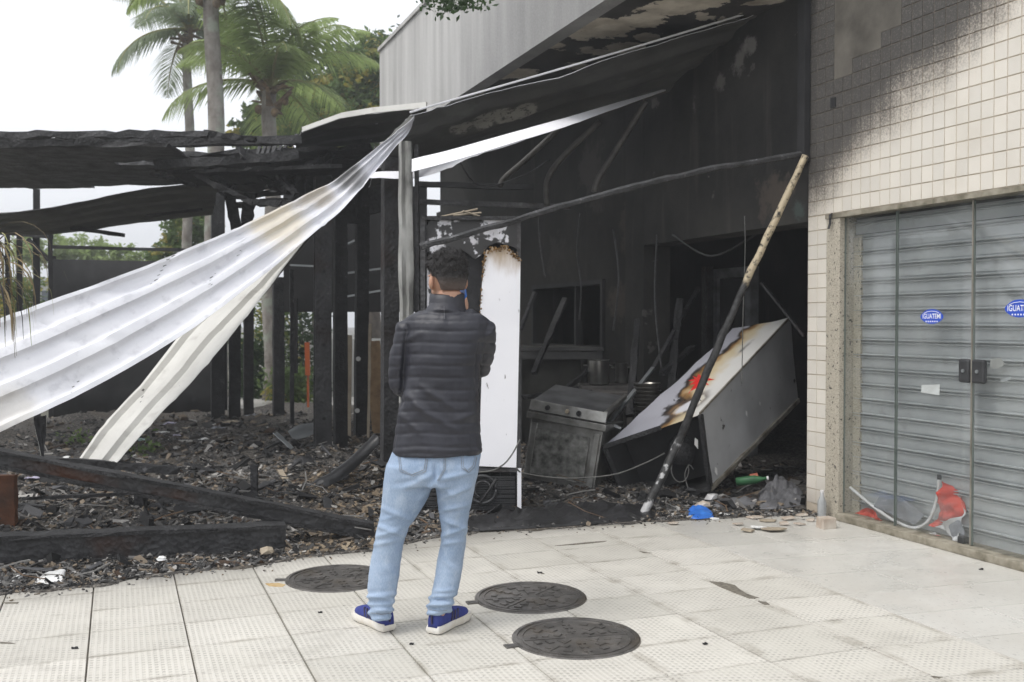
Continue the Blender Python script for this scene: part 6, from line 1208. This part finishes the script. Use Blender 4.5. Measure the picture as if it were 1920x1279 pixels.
for rg in ((762, 612, 752, 760, 4, -.012), (900, 640, 894, 720, 4, -.012), (760, 735, 815, 790, 6, .006), (790, 725, 850, 765, 6, .006), (780, 760, 860, 810, 6, .005), (755, 640, 790, 625, 5, .004), (745, 770, 790, 815, 6, .005), (900, 770, 850, 790, 6, .006), (903, 742, 893, 750, 4, -.008), (832, 583, 832, 600, 2.5, .003)): disp = disp + ridge(*rg) * back
setco(me, co + nm * disp[:, None]); k = MT('quilted_nylon', .5, 0, .5); n1 = k.noise(6, 5, k.pos); c = k.ramp(n1, [(.3, (.014, .0145, .021)), (.7, (.026, .027, .037))]); M_jack = k.color(c).bump(k.noise(160, 3, k.scale(k.pos, (1, 1, .5))), .25, .0015).m
k2 = me
jk = finish(me, 'jacket', M_jack, man)
cl = MB(); rg = []
for v, rr, dy in ((590, .098, -.002), (581, .084, .0), (570, .078, .006), (560, .077, .012), (551, .0745, .016), (549.5, .069, .016), (560, .066, .012), (575, .066, .004)):
    c = PM(838, v, dy); rg.append([c + Vector((rr * math.cos(a) * 1.06, rr * math.sin(a), .008 * math.sin(a))) for a in [2 * math.pi * q / 36 for q in range(36)]])
cl.loft(rg, cap=False).build('collar', M_jack, jk, smooth=True)
def bvh_of(ob):
    me = ob.data; o0 = ORG[man.name]; return BVHTree.FromPolygons([v.co + o0 for v in me.vertices], [tuple(p.vertices) for p in me.polygons])
def on(bv, u, v, h=.002):
    d = ray(u, v).normalized(); loc, nrm, _, _ = bv.ray_cast(CAM, d)
    if loc is None: return None
    return loc - d * h
bj = bvh_of(jk)
m = MB(); pts = [on(bj, 832.5 + .1 * i, 574 + i * 2.2, .0015) for i in range(12)]; pts = [p for p in pts if p]; m.tube(pts, .0018, 5); m.build('back_seam', simple('seam_grey', (.11, .11, .12), .6), jk)
# ---- jeans
jn = MB()
ell(jn, [(838, 740, 898, .01, .125), (852, 733, 903, .01, .128), (870, 727, 900, .005, .135), (890, 722, 897, .0, .135), (906, 719, 893, .0, .125)], 36, 2.3)
ell(jn, [(870, 724, 815, .0, .12), (906, 718, 814, .0, .112), (935, 715, 803, .005, .102), (960, 713, 788, .01, .094), (985, 708, 770, .012, .085), (1010, 703, 758, .015, .078), (1050, 695, 752, .02, .075), (1080, 691, 750, .012, .074), (1105, 689, 745, .005, .068), (1125, 690, 740, -.002, .066), (1146, 692, 736, -.006, .064), (1156, 693, 735, -.006, .062)], 28, 2.1)
ell(jn, [(870, 815, 899, .0, .12), (906, 815, 893, .0, .11), (935, 819, 887, .008, .1), (960, 823, 881, .012, .09), (985, 827, 877, .018, .08), (1010, 827, 875, .022, .074), (1050, 820, 870, .03, .072), (1080, 816, 865, .022, .072), (1105, 811, 860, .01, .068), (1122, 804, 853, .002, .067), (1142, 800, 846, -.002, .065), (1150, 801, 844, -.002, .062)], 28, 2.1)
me = remesh(jn, .0065, 5); co, nm = arr(me); uu, vv = project(co); back = np.clip(-nm[:, 1] * 2, 0.1, 1)
nz2 = np.array([noise.fractal(Vector((c[0] * 9, c[1] * 9, c[2] * 6)), 1, 2, 3) for c in co]); nz1 = np.array([noise.noise(Vector((c[0] * 18, c[1] * 18, c[2] * 40))) for c in co])
low = np.clip((vv - 1100) / 25, 0, 1); knee = np.exp(-((vv - 990) / 32) ** 2)
disp = nz2 * .004 + nz1 * (.0015 + .006 * low + .003 * knee) + low * .006 * np.sin((vv + (uu - 760) * .12) * .42)
for rg in ((706, 985, 758, 1004, 4, .008), (704, 1008, 752, 990, 4, .007), (712, 952, 772, 975, 5, .006), (700, 1022, 745, 1012, 4, .006), (714, 975, 745, 968, 4, .006), (825, 958, 880, 946, 4, .007), (828, 972, 874, 992, 4, .007), (827, 1006, 873, 988, 4, .007), (824, 936, 884, 912, 5, .007), (822, 1022, 868, 1014, 4, .006), (815, 906, 785, 938, 5, .008), (815, 905, 852, 928, 5, .007), (820, 900, 884, 886, 5, .008), (815, 888, 760, 915, 6, .006), (816, 872, 816, 907, 3.5, -.009), (740, 908, 790, 900, 6, -.004), (720, 1060, 748, 1085, 6, .004), (830, 1050, 862, 1075, 5, .005), (690, 1118, 740, 1124, 3, .007), (691, 1132, 738, 1128, 3, -.007), (690, 1141, 736, 1145, 3, .006), (802, 1112, 855, 1106, 3, .006), (800, 1122, 850, 1127, 3, -.007), (801, 1135, 846, 1131, 3, .007)): disp = disp + ridge(*rg) * back
setco(me, co + nm * disp[:, None])
k = MT('light_denim', .85, 0, .2); n1 = k.noise(5, 5, k.pos); n2 = k.noise(240, 2, k.scale(k.pos, (1, 1, .35))); n3 = k.noise(16, 5, k.scale(k.pos, (1, 1, .5)))
c = k.ramp(n1, [(.32, (.20, .28, .41)), (.68, (.335, .42, .55))]); c = k.mix(k.math('MULTIPLY', k.sstep(n3, .5, .7), .35), c, (.49, .57, .66)); c = k.mix(.22, c, k.ramp(n2, [(.3, (.2, .28, .38)), (.7, (.55, .62, .7))])); M_den = k.color(c).bump(n2, .3, .0012).m; M_stitch = simple('denim_stitch', (.2, .23, .27), .8, c2=(.26, .25, .22), scale=60)
jean = finish(me, 'jeans', M_den, man); bv = bvh_of(jean)
def decal(px, name, n=8):
    (a, b_, c_, d_) = px; vs_ = []; ok = True
    for i in range(n + 1):
        for q in range(n + 1):
            s_, t = i / n, q / n; u = (a[0] * (1 - s_) + b_[0] * s_) * (1 - t) + (d_[0] * (1 - s_) + c_[0] * s_) * t; v = (a[1] * (1 - s_) + b_[1] * s_) * (1 - t) + (d_[1] * (1 - s_) + c_[1] * s_) * t + (9 * (1 - abs(2 * s_ - 1)) * t)
            p = on(bv, u, v, .003 if 0 < i < n and 0 < q < n else .0006)
            if p is None: return None
            vs_.append(p)
    m = MB(); w_ = n + 1; m.add(vs_, [(i * w_ + q, i * w_ + q + 1, (i + 1) * w_ + q + 1, (i + 1) * w_ + q) for i in range(n) for q in range(n)]); return m.build(name, M_den, jean, smooth=True)
def stitch(pxs, par):
    pts = []
    for i in range(len(pxs) - 1):
        for q in range(8): t = q / 8; p = on(bv, pxs[i][0] * (1 - t) + pxs[i + 1][0] * t, pxs[i][1] * (1 - t) + pxs[i + 1][1] * t, .0035); pts += [p] if p else []
    if len(pts) > 3: m = MB(); m.tube(pts, .0013, 4); m.build('stitching', M_stitch, par)
pk1 = decal([(746, 853), (803, 857), (799, 884), (749, 884)], 'back_pocket'); pk2 = decal([(864, 854), (896, 852), (891, 876), (865, 878)], 'back_pocket')
for pk, pts in ((pk1, [(747, 855), (750, 884), (775, 893), (798, 884), (802, 858)]), (pk2, [(865, 856), (866, 878), (879, 886), (890, 876), (895, 854)])):
    if pk: stitch(pts, pk); stitch([(u + (3 if u < (775 if pk is pk1 else 879) else -3), v - 3) for u, v in pts], pk)
stitch([(833, 853), (832, 880), (818, 905)], jean); stitch([(836, 853), (835, 880), (821, 905)], jean)
for (u0, u1, vb) in ((693, 735, 1153), (802, 843, 1147)): stitch([(u0 + 2, vb - 4), ((u0 + u1) / 2, vb - 1), (u1 - 2, vb - 3)], jean)
# ---- shoes
M_shoe = simple('blue_knit', (.04, .055, .24), .75, c2=(.028, .036, .17), scale=30, bump=.4, bs=160, bd=.002); M_sole = simple('white_sole', (.74, .72, .68), .6, c2=(.6, .55, .46), scale=14); M_stripe = simple('stripe_dark', (.05, .045, .09), .6)
M_rubber = simple('black_rubber', (.03, .03, .03), .7)
def shoe(heel_px, ang, name_label, ln=.30):
    heel = G(*heel_px); d = Vector((math.cos(ang), math.sin(ang), 0)); s_ = Vector((-d.y, d.x, 0)); UP = Vector((0, 0, 1)); th_ = man
    prof = [(0, .028), (.02, .035), (.07, .038), (.13, .036), (.19, .045), (.235, .046), (.265, .036), (.285, .014)]
    def ring(x, w, z, k_=1.0, n=1): return None
    so = MB(); rings = []
    out = [(x, w) for x, w in prof]; n = len(out)
    def outline(grow, z, toe=0): return [heel + d * (x * ln / .285 + (-grow if i == 0 else grow if i == n - 1 else 0)) + s_ * (w + grow) + UP * (z + toe * max(0, (x - .2) / .085) ** 2) for i, (x, w) in enumerate(out)] + [heel + d * (x * ln / .285 + (-grow if i == 0 else grow if i == n - 1 else 0)) - s_ * (w + grow) + UP * (z + toe * max(0, (x - .2) / .085) ** 2) for i, (x, w) in reversed(list(enumerate(out)))]
    so.loft([outline(.0, .004, .012), outline(.004, .012, .012), outline(.007, .022, .008), outline(.003, .040, .004)]); sole = so.build('shoe_sole', M_sole, th_, smooth=True, auto=50)
    ou = MB(); ou.loft([outline(-.004, .0005, .010), outline(-.002, .005, .010)]); ou.build('outsole', M_rubber, sole)
    up = MB(); rows = []
    for x, w, zt_ in ((-.006, .024, .085), (.01, .034, .098), (.05, .037, .105), (.09, .037, .108), (.12, .038, .094), (.16, .042, .082), (.20, .045, .072), (.24, .042, .062), (.268, .03, .052), (.284, .012, .044)):
        ring_ = []
        for q in range(13): a = math.pi * q / 12; ca, sa = math.cos(a), math.sin(a); ring_.append(heel + d * x + s_ * (math.copysign(abs(ca) ** .75, ca) * w) + UP * (.034 + (zt_ + .010 - .034) * sa ** .8))
        rows.append(ring_)
    up.loft(rows); upo = up.build('shoe_upper', M_shoe, th_, smooth=True)
    for sd in (-1, 1):
        for q in range(3):
            x0 = .10 + q * .024; m = MB(); m.bar(heel + d * x0 + s_ * sd * .0405 + UP * .045, heel + d * (x0 + .018) + s_ * sd * .033 + UP * .083, .011, .006, up=s_); m.build('stripe', M_stripe, upo)
    m = MB(); m.bar(heel + d * -.009 + UP * .05, heel + d * -.012 + UP * .10, .012, .006, up=s_); m.build('heel_tab', M_stripe, upo)
    for q in range(4): m = MB(); x = .13 + q * .022; m.tube([heel + d * x - s_ * .018 + UP * (.093 - q * .007), heel + d * (x + .006) + UP * (.1 - q * .007), heel + d * x + s_ * .018 + UP * (.093 - q * .007)], .003, 5); m.build('lace', M_shoe, upo)
shoe((729, 1185), R(128), 'left'); shoe((812, 1190), R(62), 'right')
# ---- phone with blue case at the right cheek
ph = MB(); c = PM(866, 553, .09); Mp = Matrix.Rotation(R(20), 3, 'Z') @ Matrix.Rotation(R(24), 3, 'Y') @ Matrix.Rotation(R(-60), 3, 'X'); ph.box(c, (.010, .068, .14), Mp); tag(ph.build('phone', M_blue, bevel=.004), 'blue phone held at the right cheek of the man', 'phone')
# ================================================================= thin haze volume added to lift the blacks
hz_ = MB(); hz_.box((0, 0, 10.75), (516, 516, 23.5))
hob = struct(hz_.build('haze', bpy.data.materials.new('veil_haze'), org=(0, 0, -1)), 'stuff')
hm = hob.data.materials[0]; hm.use_nodes = True; hm.node_tree.nodes.clear()
pv = hm.node_tree.nodes.new('ShaderNodeVolumePrincipled'); pv.inputs['Density'].default_value = .0045; pv.inputs['Color'].default_value = (.92, .935, .96, 1); pv.inputs['Anisotropy'].default_value = .3
ho = hm.node_tree.nodes.new('ShaderNodeOutputMaterial'); hm.node_tree.links.new(pv.outputs[0], ho.inputs['Volume'])
